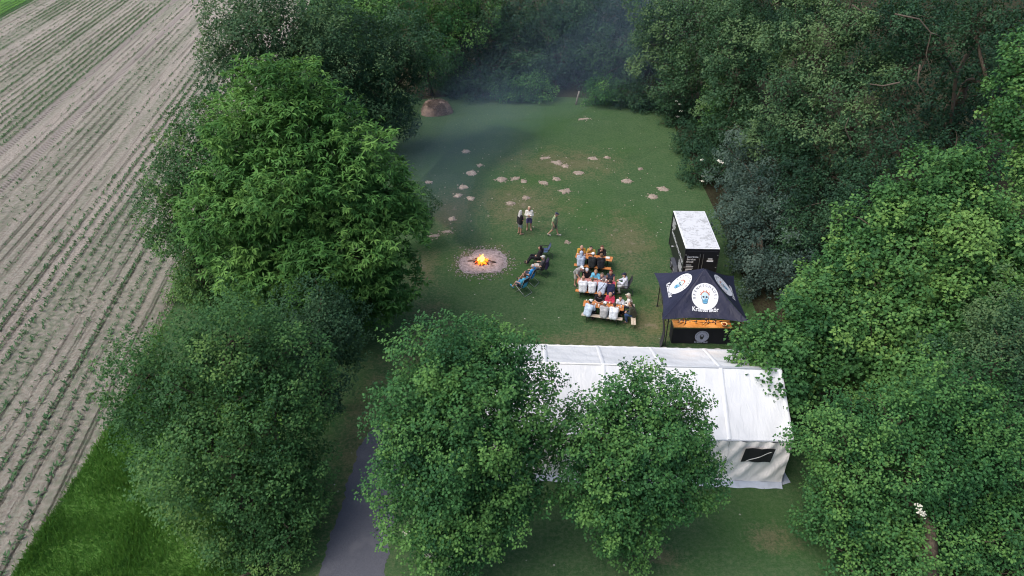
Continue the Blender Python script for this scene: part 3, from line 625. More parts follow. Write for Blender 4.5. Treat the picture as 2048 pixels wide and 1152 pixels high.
# ------------------------------------------------------------------ lettering and emblems
_tc = {}
def text_mesh(body, bold=.0):
    """glyph outlines as a flat triangulated sheet, cap height about 0.7"""
    key = (body, bold)
    if key not in _tc:
        cu = bpy.data.curves.new('t', 'FONT'); cu.body = body; cu.size = 1.0; cu.offset = bold; cu.align_x = 'CENTER'; cu.resolution_u = 2
        ob = bpy.data.objects.new('t', cu); me = ob.to_mesh(); me.calc_loop_triangles()
        v = np.empty(len(me.vertices) * 3, np.float32); me.vertices.foreach_get('co', v)
        t = np.empty(len(me.loop_triangles) * 3, np.int32); me.loop_triangles.foreach_get('vertices', t)
        _tc[key] = (v.reshape(-1, 3)[:, :2].copy(), t.reshape(-1, 3).copy()); ob.to_mesh_clear(); bpy.data.objects.remove(ob); bpy.data.curves.remove(cu)
    return _tc[key]
class Flat:
    """flat artwork in its own u, v plane"""
    def __init__(s): s.v = []; s.f = []
    def add(s, v, f): b = len(s.v); s.v += [tuple(p) for p in v]; s.f += [tuple(i + b for i in q) for q in f]; return s
    def text(s, body, size, x, y, rot=0.0, bold=.0, sx=1.0):
        v, f = text_mesh(body, bold); c, r = math.cos(rot), math.sin(rot)
        return s.add([(x + size * (sx * a * c - b * r), y + size * (sx * a * r + b * c)) for a, b in v], f)
    def arc(s, body, size, radius, a0, a1, bold=.0):
        for i, ch in enumerate(body):
            a = a0 + (a1 - a0) * i / (len(body) - 1); s.text(ch, size, radius * math.sin(a), radius * math.cos(a), -a, bold)
        return s
    def disc(s, x, y, rx, ry, n=40, rings=6):
        v = [(x, y)]; f = []
        for r in range(1, rings + 1):
            for k in range(n): a = 2 * math.pi * k / n; v.append((x + rx * r / rings * math.cos(a), y + ry * r / rings * math.sin(a)))
        for k in range(n): f.append((0, 1 + k, 1 + (k + 1) % n))
        for r in range(rings - 1):
            for k in range(n): a, b = 1 + r * n + k, 1 + r * n + (k + 1) % n; f.append((a, a + n, b + n, b))
        return s.add(v, f)
    def ring(s, x, y, r0, r1, n=40):
        v = []; f = []
        for k in range(n): a = 2 * math.pi * k / n; v += [(x + r0 * math.cos(a), y + r0 * math.sin(a)), (x + r1 * math.cos(a), y + r1 * math.sin(a))]
        for k in range(n): a, b = 2 * k, 2 * ((k + 1) % n); f.append((a, a + 1, b + 1, b))
        return s.add(v, f)
    def poly(s, pts): return s.add(pts, [tuple(range(len(pts)))])
    def bar(s, x0, x1, y, h): return s.poly([(x0, y - h / 2), (x1, y - h / 2), (x1, y + h / 2), (x0, y + h / 2)])
    def build(s, name, fn, material, parent):
        m = MB(); m.add([fn(u, v) for u, v in s.v], s.f); return m.build(name, material, parent)

PRINT_WHITE = plain('print_white', (.74, .75, .78), .6, var=.05); PRINT_DARK = plain('print_dark', (.05, .05, .06), .6)
PRINT_BLUE = plain('print_blue', (.13, .38, .58), .6); PRINT_PALE = plain('print_pale_blue', (.50, .66, .76), .6); PRINT_ORANGE = plain('print_orange', (.52, .15, .06), .6)
def emblem(fn, parent, mono=False):
    """white roundel with an arched name, a flaming skull and the word below; fn(u, v, layer) gives the point in the scene"""
    white = plain('print_grey_blue', (.34, .36, .50), .7) if mono else PRINT_WHITE
    L = lambda k: (lambda u, v: fn(u, v, k))
    d = Flat().disc(0, 0, 1, 1).build('emblem_roundel', L(1), white, parent)
    Flat().arc('BRENNSCHÄDEL', .255, .72, -1.72, 1.72, .006).build('emblem_lettering', L(2), PRINT_DARK, d)
    sk = Flat().disc(0, .02, .31, .34, 20, 3).poly([(-.24, -.14), (.24, -.14), (.19, -.46), (.10, -.54), (-.10, -.54), (-.19, -.46)])
    sk.build('skull_outline', L(2), PRINT_DARK, d)
    if not mono:
        Flat().disc(0, .03, .28, .30, 20, 3).build('skull', L(3), PRINT_PALE, d)
        Flat().poly([(-.21, -.16), (.21, -.16), (.165, -.44), (.09, -.51), (-.09, -.51), (-.165, -.44)]).build('skull_jaw', L(3), PRINT_BLUE, d)
        fl = Flat()
        for k in range(9):
            a = -1.25 + 2.5 * k / 8; h = .17 if k % 2 else .11; w = .085
            c = lambda r, b: (r * math.sin(b), .04 + r * math.cos(b))
            fl.poly([c(.28, a - .17), c(.28, a + .17), c(.33, a + .12), c(.31 + h, a - .04), c(.33, a - .12)])
        fl.build('skull_flames', L(4), PRINT_ORANGE, d)
    else:
        Flat().disc(0, .09, .20, .17, 16, 2).build('skull', L(3), white, d)
    ey = Flat().disc(-.115, -.03, .085, .075, 12, 1).disc(.115, -.03, .085, .075, 12, 1).poly([(0, -.10), (.045, -.20), (-.045, -.20)])
    for k in range(5): ey.bar(-.13 + .06 * k, -.115 + .06 * k, -.34, .13)
    ey.build('skull_sockets', L(5), PRINT_DARK, d)
    b = Flat().poly([(-.98, -1.17), (.98, -1.17), (.98, -.80), (-.98, -.80)]) if False else Flat()
    b.text('Kräuterlikör', .50, 0, -1.14, 0, .022, .78); b.build('emblem_word', L(6), white, parent)

# ------------------------------------------------------------------ white marquee
MQ = Vector((11.12, 20.2, 0)); MQ_RZ = math.radians(-2.4); BAY, NB, WID, EAVE, RIDGE = 2.46, 5, 5.75, 2.3, 3.62
def tarp_mat(name, c, wrinkle=.5, scale=1.0):
    n = NT(name); mp = n.node('ShaderNodeMapping'); mp.inputs['Rotation'].default_value = (.3, .2, .6); mp.inputs['Scale'].default_value = (3.2 * scale, .8 * scale, 1.6 * scale); n.l.new(n.pos(), mp.inputs[0])
    w = n.noise(1.3, 3, .5, vec=mp.outputs[0], dist=.8); g = n.noise(.8, 4, .6); sp = n.noise(6, 5, .7)
    col = n.mix(n.math('MULTIPLY', n.smooth(g, .5, .75), .35), c, tuple(x * .80 for x in c)); col = n.mix(n.math('MULTIPLY', n.smooth(sp, .66, .8), .25), col, (.42, .40, .36))
    n.bump(w, wrinkle, .12); return n.done(col, .5, spec=.35)
TARP = tarp_mat('roof_tarpaulin', (.65, .66, .67), .22); WALLT = tarp_mat('wall_tarpaulin', (.90, .85, .82), .45); SEAM = plain('seam_tarpaulin', (.70, .71, .72), .55, var=.05); GREYT = plain('mud_flap', (.42, .46, .54), .7)
MESHW = plain('dark_window_mesh', (.018, .018, .022), .5)
mq = empty('marquee', MQ, MQ_RZ)
tag(mq, 'long white marquee with pitched roof behind the two round trees', 'marquee')
rsx = random.Random(4)
def roof_z(y): return EAVE + (RIDGE - EAVE) * (1 - abs(y - WID / 2) / (WID / 2))
for b in range(NB):
    x1 = -b * BAY; x0 = x1 - BAY
    for side in (0, 1):
        def fn(u, v, x0=x0, side=side, b=b):
            x = x0 + u * BAY; y = (v * WID / 2) if side == 0 else (WID - (1 - v) * WID / 2); z = roof_z(y)
            s = (v if side == 0 else 1 - v); sag = -.06 * math.sin(math.pi * u) * math.sin(math.pi * s) ** .7
            e = min(u, 1 - u); dg = math.sin((x * 1.6 + (1 - 2 * u) * s * 3.2) * 6.0 + b) * .012 * math.exp(-e * 5) + math.sin(y * 9 + u * 4 + b * 2) * .006
            dg += (vn2(x, y, 2.2, 3 + side) - .5) * .05
            return (x, y, z + (sag + dg) * (1 if .02 < v < .98 else .25))
        MB().grid(fn, 22, 26).build('roof_panel', TARP, mq, True)
for b in range(NB + 1):                                 # welded covers over every frame
    x = -b * BAY; w = .09
    m = MB()
    for side in (0, 1):
        y0, y1 = (0, WID / 2) if side == 0 else (WID, WID / 2)
        pts = [(y0 + (y1 - y0) * t / 10, roof_z(y0 + (y1 - y0) * t / 10)) for t in range(11)]
        for i in range(10):
            (ya, za), (yb, zb) = pts[i], pts[i + 1]
            m.add([(x - w, ya, za + .012), (x - .04, ya, za + .045), (x + .04, ya, za + .045), (x + w, ya, za + .012), (x - w, yb, zb + .012), (x - .04, yb, zb + .045), (x + .04, yb, zb + .045), (x + w, yb, zb + .012)], [(0, 1, 5, 4), (1, 2, 6, 5), (2, 3, 7, 6)])
    m.build('roof_seam', SEAM, mq, True)
MB().tube([(-NB * BAY - .03, WID / 2, RIDGE + .01), (.03, WID / 2, RIDGE + .01)], .045, 8).build('ridge_pole', SEAM, mq, True)
for y in (0, WID): MB().tube([(-NB * BAY - .02, y, EAVE - .01), (.02, y, EAVE - .01)], .035, 8).build('eave_pole', SEAM, mq, True)
for b in range(NB):                                     # side walls, bay by bay, hanging in folds
    for y, sg in ((0, -1), (WID, 1)):
        def fn(u, v, b=b, y=y, sg=sg):
            x = -(b + 1) * BAY + u * BAY; z = .12 + (EAVE - .12) * v; k = 1 - v
            fold = .05 * math.sin(x * 5.2 - z * 3.4 + b) * (.3 + k * .7) + .035 * math.sin(x * 11 - z * 7 + b * 2) + (vn2(x * 1.4 + z, z * .6 - x * .4, 1.6, 9) - .5) * .13 * (.15 + k)
            return (x, y + sg * (.05 + .10 * k + fold * min(1, 6 * v) ), z)
        MB().grid(fn, 26, 20).build('wall_panel', WALLT, mq, True)
        if y == 0:
            def sk(u, v, b=b): x = -(b + 1) * BAY + u * BAY; return (x, -.14 - v * .28 - .03 * math.sin(x * 6), .13 * (1 - v) ** 1.5 + .012)
            MB().grid(sk, 20, 4).build('ground_flap', GREYT, mq, True)
for x, sg in ((0, 1), (-NB * BAY, -1)):
    def fn(u, v, x=x, sg=sg):
        y = u * WID; zt = roof_z(y) - .01; z = .10 + (zt - .10) * v
        return (x + sg * (.04 + .09 * (1 - v) + .05 * math.sin(y * 5 - z * 2) * (1 - v)), y, z)
    MB().grid(fn, 26, 16).build('gable_wall', WALLT, mq, True)
    for y in (0, WID): MB().tube([(x - sg * .05, y + (.06 if y == 0 else -.06), 0), (x - sg * .05, y + (.06 if y == 0 else -.06), EAVE)], .04, 8).build('post', plain('marquee_pole', (.45, .46, .48), .4, .7), mq)
m = MB(); m.add([(.05, -.2, .015), (.42, -.05, .012), (.28, .75, .012), (.1, .8, .02)], [(0, 1, 2, 3)]); m.build('ground_flap', GREYT, mq)
# window of dark mesh in the first bay
def win_pt(u, v): x = -1.86 + u * 1.18; z = 1.34 + v * .70; return (x + (v - .5) * .10, -.165 - .06 * (1 - v) - .02 * math.sin(x * 9), z)
wo = MB().grid(win_pt, 12, 6).build('window', MESHW, mq, True)
def strap(u, v): p = win_pt(.14 + .72 * u + .07 * v, .08 + .70 * u); return (p[0], p[1] - .03, p[2])
MB().grid(strap, 10, 1).build('window_fold', WALLT, wo, True)

# ------------------------------------------------------------------ box trailer
TR = empty('box_trailer', (10.68, 36.5, 0), math.radians(-1.7))
tag(TR, 'black box trailer with dirty white roof parked behind the bar stall', 'trailer')
TW, TL, TB, TT = 1.86, 4.4, .48, 2.78
BLK = plain('trailer_black', (.014, .014, .018), .38, var=.2, bump=.05); ALU = plain('trailer_trim', (.45, .46, .48), .35, .8); RUB = plain('tyre_rubber', (.02, .02, .02), .85); GREY = plain('fender_grey', (.06, .065, .08), .55)
MB().box((0, 0, (TB + TT) / 2), (TW, TL, TT - TB), bevel=.03).build('body', BLK, TR)
def roof_dirt():
    n = NT('trailer_roof'); g = n.noise(2.2, 7, .75, dist=.6); h = n.noise(9, 5, .75)
    sc = n.smooth(n.math('ADD', n.math('MULTIPLY', g, .7), n.math('MULTIPLY', h, .4)), .54, .64)
    return n.done(n.mix(n.math('MULTIPLY', sc, .55), (.60, .61, .63), (.20, .20, .20)), .55)
RD_M = roof_dirt(); rf = MB().box((0, 0, TT + .02), (TW + .04, TL + .04, .05), bevel=.012).build('roof', plain('roof_rim', (.70, .71, .74), .5), TR)
for k in range(4):
    w = (TL - .1) / 4; MB().box((0, -TL / 2 + .05 + w * (k + .5), TT + .055), (TW - .10, w - .025, .024), bevel=.006).build('roof_panel', RD_M, rf)
for x in (-1, 1):
    for y in (-1, 1): MB().box((x * (TW / 2 + .004), y * (TL / 2 + .004), (TB + TT) / 2), (.05, .05, TT - TB - .02), bevel=.008).build('corner_profile', plain('black_profile', (.03, .03, .035), .4, .3), TR)
for x, lb in ((-.455, 'l'), (.455, 'r')):
    dr = MB().box((x, -TL / 2 - .018, (TB + TT) / 2 - .02), (.86, .03, TT - TB - .22), bevel=.008).build('rear_door', BLK, TR)
    MB().tube([(x * .2, -TL / 2 - .06, TB + .2), (x * .2, -TL / 2 - .06, TT - .3)], .012, 6).build('lock_bar', ALU, dr)
    for z in (.75, 1.6, 2.4): MB().box((x * 1.93, -TL / 2 - .04, z), (.07, .03, .05)).build('hinge', ALU, dr)
for y in (-.62, .12):
    for sx in (-1, 1):
        wh = MB(); c = Vector((sx * (TW / 2 + .10), y, .33)); prof = [(.16, -.09), (.29, -.095), (.325, -.07), (.33, 0), (.325, .07), (.29, .095), (.16, .09)]
        pts = [];
        def ring_wheel(prof, n=20):
            v = []; f = []
            for r, o in prof:
                for k in range(n): a = 2 * math.pi * k / n; v.append((c.x + o, c.y + r * math.cos(a), c.z + r * math.sin(a)))
            for i in range(len(prof) - 1):
                for k in range(n): a, b = i * n + k, i * n + (k + 1) % n; f.append((a, b, b + n, a + n))
            f.append(tuple(range(n))); f.append(tuple(range(len(v) - n, len(v)))); return v, f
        w = wh.add(*ring_wheel(prof)).build('wheel', RUB, TR, False)
        MB().add(*ring_wheel([(.02, sx * .085), (.12, sx * .06), (.175, sx * .098), (.185, sx * .07)], 16)).build('rim', plain('rim_silver', (.62, .63, .66), .35, .6), w)
for sx in (-1, 1):
    fm = MB(); pr0 = []
    for i in range(11):
        t = i / 10; yy = -1.08 + t * 1.64; zz = .46 + .26 * min(1, math.sin(math.pi * t) * 1.9); pr0.append((yy, zz))
    x0, x1 = sx * (TW / 2 - .02), sx * (TW / 2 + .23)
    for (ya, za), (yb, zb) in zip(pr0, pr0[1:]): fm.add([(x0, ya, za), (x1, ya, za), (x1, yb, zb), (x0, yb, zb), (x1, ya, za - .05), (x1, yb, zb - .05)], [(0, 1, 2, 3), (1, 4, 5, 2)])
    fm.build('mudguard', GREY, TR)
    MB().box((sx * (TW / 2 + .06), -1.35, .30), (.10, .36, .22), bevel=.02).build('wheel_chock_box', GREY, TR)
MB().tube([(-.5, TL / 2, .45), (0, TL / 2 + 1.2, .45)], .05, 6).tube([(.5, TL / 2, .45), (0, TL / 2 + 1.2, .45)], .05, 6).tube([(0, TL / 2 + 1.1, .45), (0, TL / 2 + 1.5, .47)], .045, 6).build('drawbar', ALU, TR)
MB().box((-.1, TL / 2 + .16, 2.42), (.78, .30, .30), bevel=.03).build('front_box', plain('front_box', (.07, .08, .08), .5), TR)
MB().tube([(.16, TL / 2 + 1.0, .1), (.16, TL / 2 + 1.0, .75)], .03, 6).build('jockey_leg', ALU, TR)
for x in (-.72, .72): MB().box((x, -TL / 2 - .02, .60), (.22, .05, .10), bevel=.01).build('tail_light', plain('tail_light', (.30, .02, .02), .3), TR)
MB().box((-TW / 2 - .06, .9, 1.1), (.12, .05, .05), bevel=.01).build('side_marker', PRINT_WHITE, TR)
sideP = lambda y, z: (-TW / 2 - .006, -y, z)
Flat().text('Getränke Service Arndt', .38, .02, 1.58, 0, .018, 1.02).build('side_lettering', sideP, PRINT_WHITE, TR)
for k in range(6): Flat().bar(-1.98, -1.98 + [1.0, .82, .95, .9, .78, .6][k], 2.52 - .11 * k, .05).build('printed_line', sideP, PRINT_WHITE, TR)
for k in range(5): Flat().bar(.95, .95 + [1.0, .9, 1.02, .85, .95][k], 1.36 - .115 * k, .05).build('printed_line', sideP, PRINT_WHITE, TR)
rearP = lambda u, z: (u, -TL / 2 - .036, z)
rl = Flat().text('Getränke', .17, -.50, 2.22, 0, .008).text('Service', .17, -.56, 2.06, 0, .008).text('Arndt', .17, -.62, 1.90, 0, .008)
for k in range(8): rl.bar(-.80, -.80 + [.30, .42, .40, .36, .44, .40, .38, .30][k], 1.74 - .10 * k, .035)
rl.bar(.36, .62, 2.16, .06).bar(.32, .68, 2.02, .09)
rl.build('rear_lettering', rearP, PRINT_WHITE, TR)

# ------------------------------------------------------------------ dark pavilion with the bar
PV = empty('pavilion', (9.78, 30.75, 0), math.radians(-4.0))
tag(PV, 'dark navy pointed pavilion tent with white skull emblems over the bar', 'pavilion')
PL, ZE, ZA = 2.16, 2.06, 3.78
n_ = NT('pavilion_cloth'); n_.bump(n_.noise(2.5, 3, .5, dist=1.0), .35, .08)
NAVY = n_.done(n_.ramp(n_.noise(1.2, 3), [(.3, (.012, .013, .032)), (.7, (.020, .021, .048))]), .48, spec=.45)
def pav(s, r):                                          # front panel, s along the edge, r from the peak down
    x = s * r * PL; y = -r * PL * (1 - .10 * (1 - s * s) * r)
    z = ZE + (ZA - ZE) * (1 - r) ** 1.22 - .05 * (s * s) * r ** 3 + .028 * math.sin(s * 16) * math.exp(-((1 - abs(s)) / .18)) * (r * (1 - r) * 4) + .012 * math.sin(s * 9 + r * 5) * r
    return Vector((x, y, z))
def pav_xy(x, d):                                       # point of the front panel over plan place x, -d
    r = d / PL
    for _ in range(6): s = max(-1, min(1, x / max(r * PL, 1e-4))); r = d / (PL * (1 - .10 * (1 - s * s) * r))
    return pav(s, r)
for k in range(4):
    R = Matrix.Rotation(k * math.pi / 2, 3, 'Z')
    pn = MB().grid(lambda u, v: R @ pav(u * 2 - 1, .02 + .98 * v), 28, 18).build('canopy_panel', NAVY, PV, True)
    sl = 1.68 / PL * 0 + math.hypot(PL, ZA - ZE) / PL
    def fn(u, v, layer, R=R):
        d = 1.08 - v * .66 / sl; p = pav_xy(u * .66, d); nrm = Vector((0, -.5, .86)); return R @ (p + nrm * (.012 + .004 * layer))
    emblem(fn, pn)
STEEL = plain('pavilion_frame', (.05, .05, .055), .4, .5)
for x in (-1, 1):
    for y in (-1, 1): MB().box((x * 1.78, y * 1.86, 1.03), (.05, .05, 2.06)).box((x * 1.78, y * 1.86, .01), (.12, .12, .02)).build('leg', STEEL, PV)
for k in range(4):
    R = Matrix.Rotation(k * math.pi / 2, 3, 'Z'); q = lambda x, z: tuple(R @ Vector((x, -1.93, z)))
    MB().tube([q(-1.9, 1.98), q(0, 1.75)], .015, 5).tube([q(-1.9, 1.75), q(0, 1.98)], .015, 5).tube([q(1.9, 1.98), q(0, 1.75)], .015, 5).tube([q(1.9, 1.75), q(0, 1.98)], .015, 5).build('scissor_brace', STEEL, PV)
MB().tube([(0, 0, 2.3), (0, 0, 3.74)], .02, 6).build('centre_pole', STEEL, PV)
def curtain(u, v): z = .05 + 1.92 * v; return (-1.98 + .10 * math.sin(z * 2) - .05 * math.sin(u * 40), -1.90 + u * .42, z)
MB().grid(curtain, 20, 8).build('gathered_side_wall', plain('side_wall_grey', (.05, .05, .06), .8), PV, True)

BR = empty('bar_counter', (9.82, 29.72, 0), math.radians(-1.2)); tag(BR, 'bar counter with black skirt and lit wooden top under the pavilion', 'counter')
CW, CD, CH = 3.0, .66, 1.02
MB().box((0, 0, CH - .02), (CW, CD, .04), bevel=.008).build('counter_top', wood('bar_wood', (.36, .20, .085), (.52, .31, .14), .5), BR)
def skirt(u, v): x = -CW / 2 - .02 + u * (CW + .04); return (x, -CD / 2 - .02 - .02 * (1 - v) - .014 * math.sin(x * 8) * (1 - v), .02 + (CH - .065) * v)
SKM = plain('skirt_black', (.012, .012, .020), .7)
MB().grid(skirt, 40, 6).build('front_skirt', SKM, BR, True)
for sx in (-1, 1):
    MB().grid(lambda u, v: (sx * (CW / 2 + .02), -CD / 2 - .02 + u * (CD + .02), .02 + (CH - .065) * v), 6, 4).build('side_skirt', SKM, BR)
    for y in (-.24, .24): MB().tube([(sx * 1.4, y, 0), (sx * 1.4, y, CH - .04)], .02, 6).build('leg', STEEL, BR)
emblem(lambda u, v, layer: (.0 + u * .36, -CD / 2 - .062 - .003 * layer, .50 + v * .36), BR, True)
WARM = plain('bulb', (1, .8, .5), .4)
bn = NT('bulb_glow'); bn.b.inputs['Emission Color'].default_value = (1, .62, .25, 1); bn.b.inputs['Emission Strength'].default_value = 12; bn.done((.9, .7, .4), .4)
for i, x in enumerate((9.2, 10.5)):
    lp = empty('hanging_lamp', (x, 30.05, 1.85)); tag(lp, ['warm lamp hanging over the left half of the bar', 'warm lamp hanging over the right half of the bar'][i], 'lamp', 'lamps under the pavilion')
    MB().tube([(0, 0, .12), (0, 0, 1.2 if i else 1.1)], .008, 5).build('cord', STEEL, lp)
    MB().lathe((0, 0, 0), [(.03, .12), (.05, .10), (.13, .03), (.125, .02), (.04, .09)], 14).build('shade', STEEL, lp)
    MB().lathe((0, 0, 0), [(.01, .0), (.035, .02), (.04, .05), (.02, .085)], 10).build('bulb', bn.m, lp, True)
    ld = bpy.data.lights.new('lamp_light', 'POINT'); ld.energy = 26; ld.color = (1, .60, .24); ld.shadow_soft_size = .05
    lo = bpy.data.objects.new('lamp_light', ld); C.objects.link(lo); lo.parent = lp; lo.location = (0, 0, -.03)

# ------------------------------------------------------------------ small things on tops
GLASSB = plain('brown_glass', (.09, .035, .012), .12, spec=.6); GLASSG = plain('green_glass', (.03, .07, .02), .12, spec=.6); CUP = plain('paper_cup', (.78, .76, .72), .6); BEER = plain('beer', (.55, .26, .03), .2); DARKG = plain('dark_glass', (.025, .012, .012), .15, spec=.6)
def bottle(p, label, mat=None, h=.27, group='bottles on the bar'):
    r = empty('bottle', p); tag(r, label, 'bottle', group)
    MB().lathe((0, 0, 0), [(.03, 0), (.036, .01), (.036, h * .58), (.014, h * .76), (.013, h * .96)], 12).build('glass', mat or GLASSB, r, True)
    MB().lathe((0, 0, 0), [(.0372, h * .2), (.0374, h * .22), (.0374, h * .48), (.0372, h * .5)], 12).build('paper_label', PRINT_WHITE, r)
    MB().lathe((0, 0, 0), [(.015, h * .94), (.016, h * .95), (.016, h), (.012, h + .004)], 10).build('cap', ALU, r)
def glass(p, label, drink=BEER, h=.15, rr=.036, group='drinks on the tables'):
    r = empty('glass', p); tag(r, label, 'glass', group)
    MB().lathe((0, 0, 0), [(rr * .8, 0), (rr * .85, .006), (rr * .98, h * .8), (rr * .9, h * .8)], 12).build('drink', drink, r, True)
    MB().lathe((0, 0, 0), [(rr * .99, h * .78), (rr * 1.02, h * .8), (rr * 1.04, h), (rr * .9, h), (rr * .86, h * .82)], 12).build('rim_foam', CUP, r, True)
def onbar(x, y): return (9.82 + x, 29.72 + y - x * .021, CH + .001)
bottle(onbar(-.95, .10), 'tall orange-brown bottle at the left end of the bar', plain('amber_liquid', (.42, .13, .02), .2), .34)
bottle(onbar(-.84, .02), 'second brown bottle at the left end of the bar', GLASSB, .30)
bottle(onbar(-.30, .06), 'small green bottle left of the bar\'s middle', GLASSG, .22)
bottle(onbar(.22, .10), 'brown bottle left one of the pair in the bar\'s middle', GLASSB, .28); bottle(onbar(.34, .04), 'brown bottle right one of the pair in the bar\'s middle', GLASSB, .26)
bottle(onbar(.70, .06), 'dark red bottle between the bar\'s middle and the bowl', DARKG, .25)
glass(onbar(-1.12, .14), 'white cup at the far left of the bar top', CUP, .12, .045, 'cups on the bar'); glass(onbar(-.60, .12), 'small shot glass beside the orange bottle on the bar', CUP, .09, .03, 'cups on the bar')
glass(onbar(.06, -.06), 'low glass in the middle front of the bar top', BEER, .09, .035, 'cups on the bar'); glass(onbar(.60, .15), 'pink cup beside the dark red bottle on the bar', plain('pink_cup', (.55, .22, .22), .5), .11, .04, 'cups on the bar')
bw = empty('bowl', onbar(1.12, -.08)); tag(bw, 'white bowl with dark red contents at the right end of the bar', 'bowl')
MB().lathe((0, 0, 0), [(.07, 0), (.08, .01), (.155, .075), (.165, .085), (.145, .08), (.10, .055), (.02, .05)], 24).build('rim', CUP, bw, True)
MB().lathe((0, 0, 0), [(.01, .056), (.105, .060), (.10, .066), (.02, .085)], 16).build('contents', plain('snack', (.16, .03, .02), .7, bump=.6, scale=20), bw, True)

# ------------------------------------------------------------------ beer tables and benches
ORANGE = wood('orange_lacquer', (.52, .185, .050), (.66, .27, .085), .4); PALEW = wood('pale_bench_wood', (.46, .38, .29), (.62, .54, .44), .6); GRN = plain('leg_green', (.03, .06, .04), .5, .3)
TA = math.radians(-12)
def on(tc, x, y, z=0.0): return Vector((tc[0] + x * math.cos(TA) - y * math.sin(TA), tc[1] + x * math.sin(TA) + y * math.cos(TA), z))
def board_set(name, label, cat, c, rz, length, width, h, mat, group):
    r = empty(name, (c[0], c[1], 0), rz); tag(r, label, cat, group)
    nb = 3 if width > .4 else 2; w = width / nb
    tp = MB().box((0, 0, h - .035), (length - .04, width - .04, .02)).build('top_frame', mat, r)
    for k in range(nb): MB().box((0, -width / 2 + w * (k + .5), h - .0135), (length, w - .006, .027), bevel=.005).build('board', mat, tp)
    for sx in (-1, 1):
        m = MB(); x = sx * (length / 2 - .28)
        for y in (-1, 1): m.tube([(x, y * (width / 2 - .05), h - .04), (x, y * (width / 2 - .02), .012)], .014, 6)
        m.tube([(x, -(width / 2 - .03), .10), (x, width / 2 - .03, .10)], .012, 5).tube([(x, 0, .12), (x - sx * .30, 0, h - .05)], .010, 5)
        m.build('leg_frame', GRN, r)
    return r
T1 = at(1188, 514, .76); T2 = at(1193, 564, .76); T3 = at(1207, 611, .76)
for tc, nm in ((T1, 'far'), (T2, 'middle'), (T3, 'near')):
    board_set('beer_table', {'far': 'orange folding beer table farthest from the marquee', 'middle': 'middle beer table under a pinkish red cloth', 'near': 'orange folding beer table nearest the marquee'}[nm], 'table', tc, TA, 2.2, .52, .76, ORANGE, 'beer tables')
SO = .60
B = {}
for key, tc, y, mat, lb in (('1n', T1, -SO, ORANGE, 'orange bench on the marquee side of the far table'), ('1f', T1, SO, ORANGE, 'orange bench behind the far table'), ('2n', T2, -SO, ORANGE, 'orange bench on the marquee side of the red-clothed table'),
                            ('2f', T2, SO, ORANGE, 'orange bench behind the red-clothed table'), ('3n', T3, -SO, PALEW, 'pale wooden bench nearest the marquee'), ('3f', T3, SO, ORANGE, 'orange bench behind the near table')):
    board_set('bench', lb, 'bench', on(tc, 0, y), TA, 2.2, .26, .46, mat, 'beer benches')
eb = at(1266, 628, .46); board_set('bench', 'pale wooden bench standing crosswise at the right end of the near table', 'bench', eb, math.radians(90 - 6), 1.9, .26, .46, PALEW, 'beer benches')
def tcl(u, v):
    x = -1.06 + 2.12 * u; y = -.30 + .60 * v; e = max(0, abs(y) - .265); z = .764 + .002 * math.sin(x * 7)
    if e > 0: z -= e * 2.6; y = math.copysign(.272 + .01 * math.sin(x * 13), y)
    p = on(T2, x, y); return (p.x, p.y, z)
nc = NT('checked_red_cloth'); ck = nc.node('ShaderNodeTexChecker'); ck.inputs['Scale'].default_value = 14; nc.l.new(nc.pos(), ck.inputs[0]); 
tag(MB().grid(tcl, 40, 16).build('tablecloth', nc.done(nc.mix(ck.outputs[1], (.46, .16, .15), (.52, .27, .23)), .9), None, True), 'pinkish red cloth covering the middle table', 'tablecloth')
fc = MB().box((0, 0, .012), (.26, .34, .024), bevel=.01).build('folded_cloth', cloth((.52, .06, .12)), None); fc.location = on(T2, .92, .02, .768); fc.rotation_euler = (0, 0, TA); tag(fc, 'folded crimson cloth at the right end of the middle table', 'cloth')
wb = MB().box((0, 0, .035), (.24, .20, .07), bevel=.012).build('white_box', CUP, None); wb.location = on(T1, .82, .02, .762); wb.rotation_euler = (0, 0, TA); tag(wb, 'square white box at the right end of the far table', 'box')
RED = plain('red_wine', (.16, .015, .02), .15)
glass(on(T1, -.98, -.08, .762), 'dark red drink at the left end of the far table', RED); glass(on(T1, -.82, -.12, .762), 'pale cup near the left end of the far table', CUP); glass(on(T1, .42, .10, .762), 'white cup before the dark-clothed sitter at the far table', CUP)
bottle(on(T1, -.55, .05, .762), 'brown beer bottle on the left half of the far table', GLASSB, .25, 'bottles on the tables')
glass(on(T2, -.86, -.02, .768), 'pale glass at the left end of the red-clothed table', CUP); glass(on(T2, .25, .08, .768), 'dark drink in the middle of the red-clothed table', RED); glass(on(T2, .52, .14, .768), 'pale cup beside the tank-top wearer\'s hands', CUP)
glass(on(T3, -.42, -.10, .762), 'white cup on the left half of the near table', CUP); glass(on(T3, -.25, -.15, .762), 'second white cup on the left half of the near table', CUP); glass(on(T3, .30, .12, .762), 'yellow beer glass before the red-shirted man', BEER)
glass(on(T3, .95, -.02, .762), 'pale cup at the right end of the near table', CUP); glass(on(T3, .82, -.14, .762), 'beer glass at the right end of the near table', BEER); glass(on(T3, -.95, .12, .762), 'beer glass at the left end of the near table', BEER)
bt = MB().box((0, 0, .02), (.26, .16, .04), bevel=.012).build('serving_tray', plain('tray_brown', (.13, .045, .03), .5), None); bt.location = on(T3, -.05, -.04, .762); bt.rotation_euler = (0, 0, TA - .3); tag(bt, 'dark reddish tray in the middle of the near table', 'tray')
bottle(on(T3, -.02, .14, .762), 'dark bottle before the man in the black printed shirt', DARKG, .24, 'bottles on the tables')

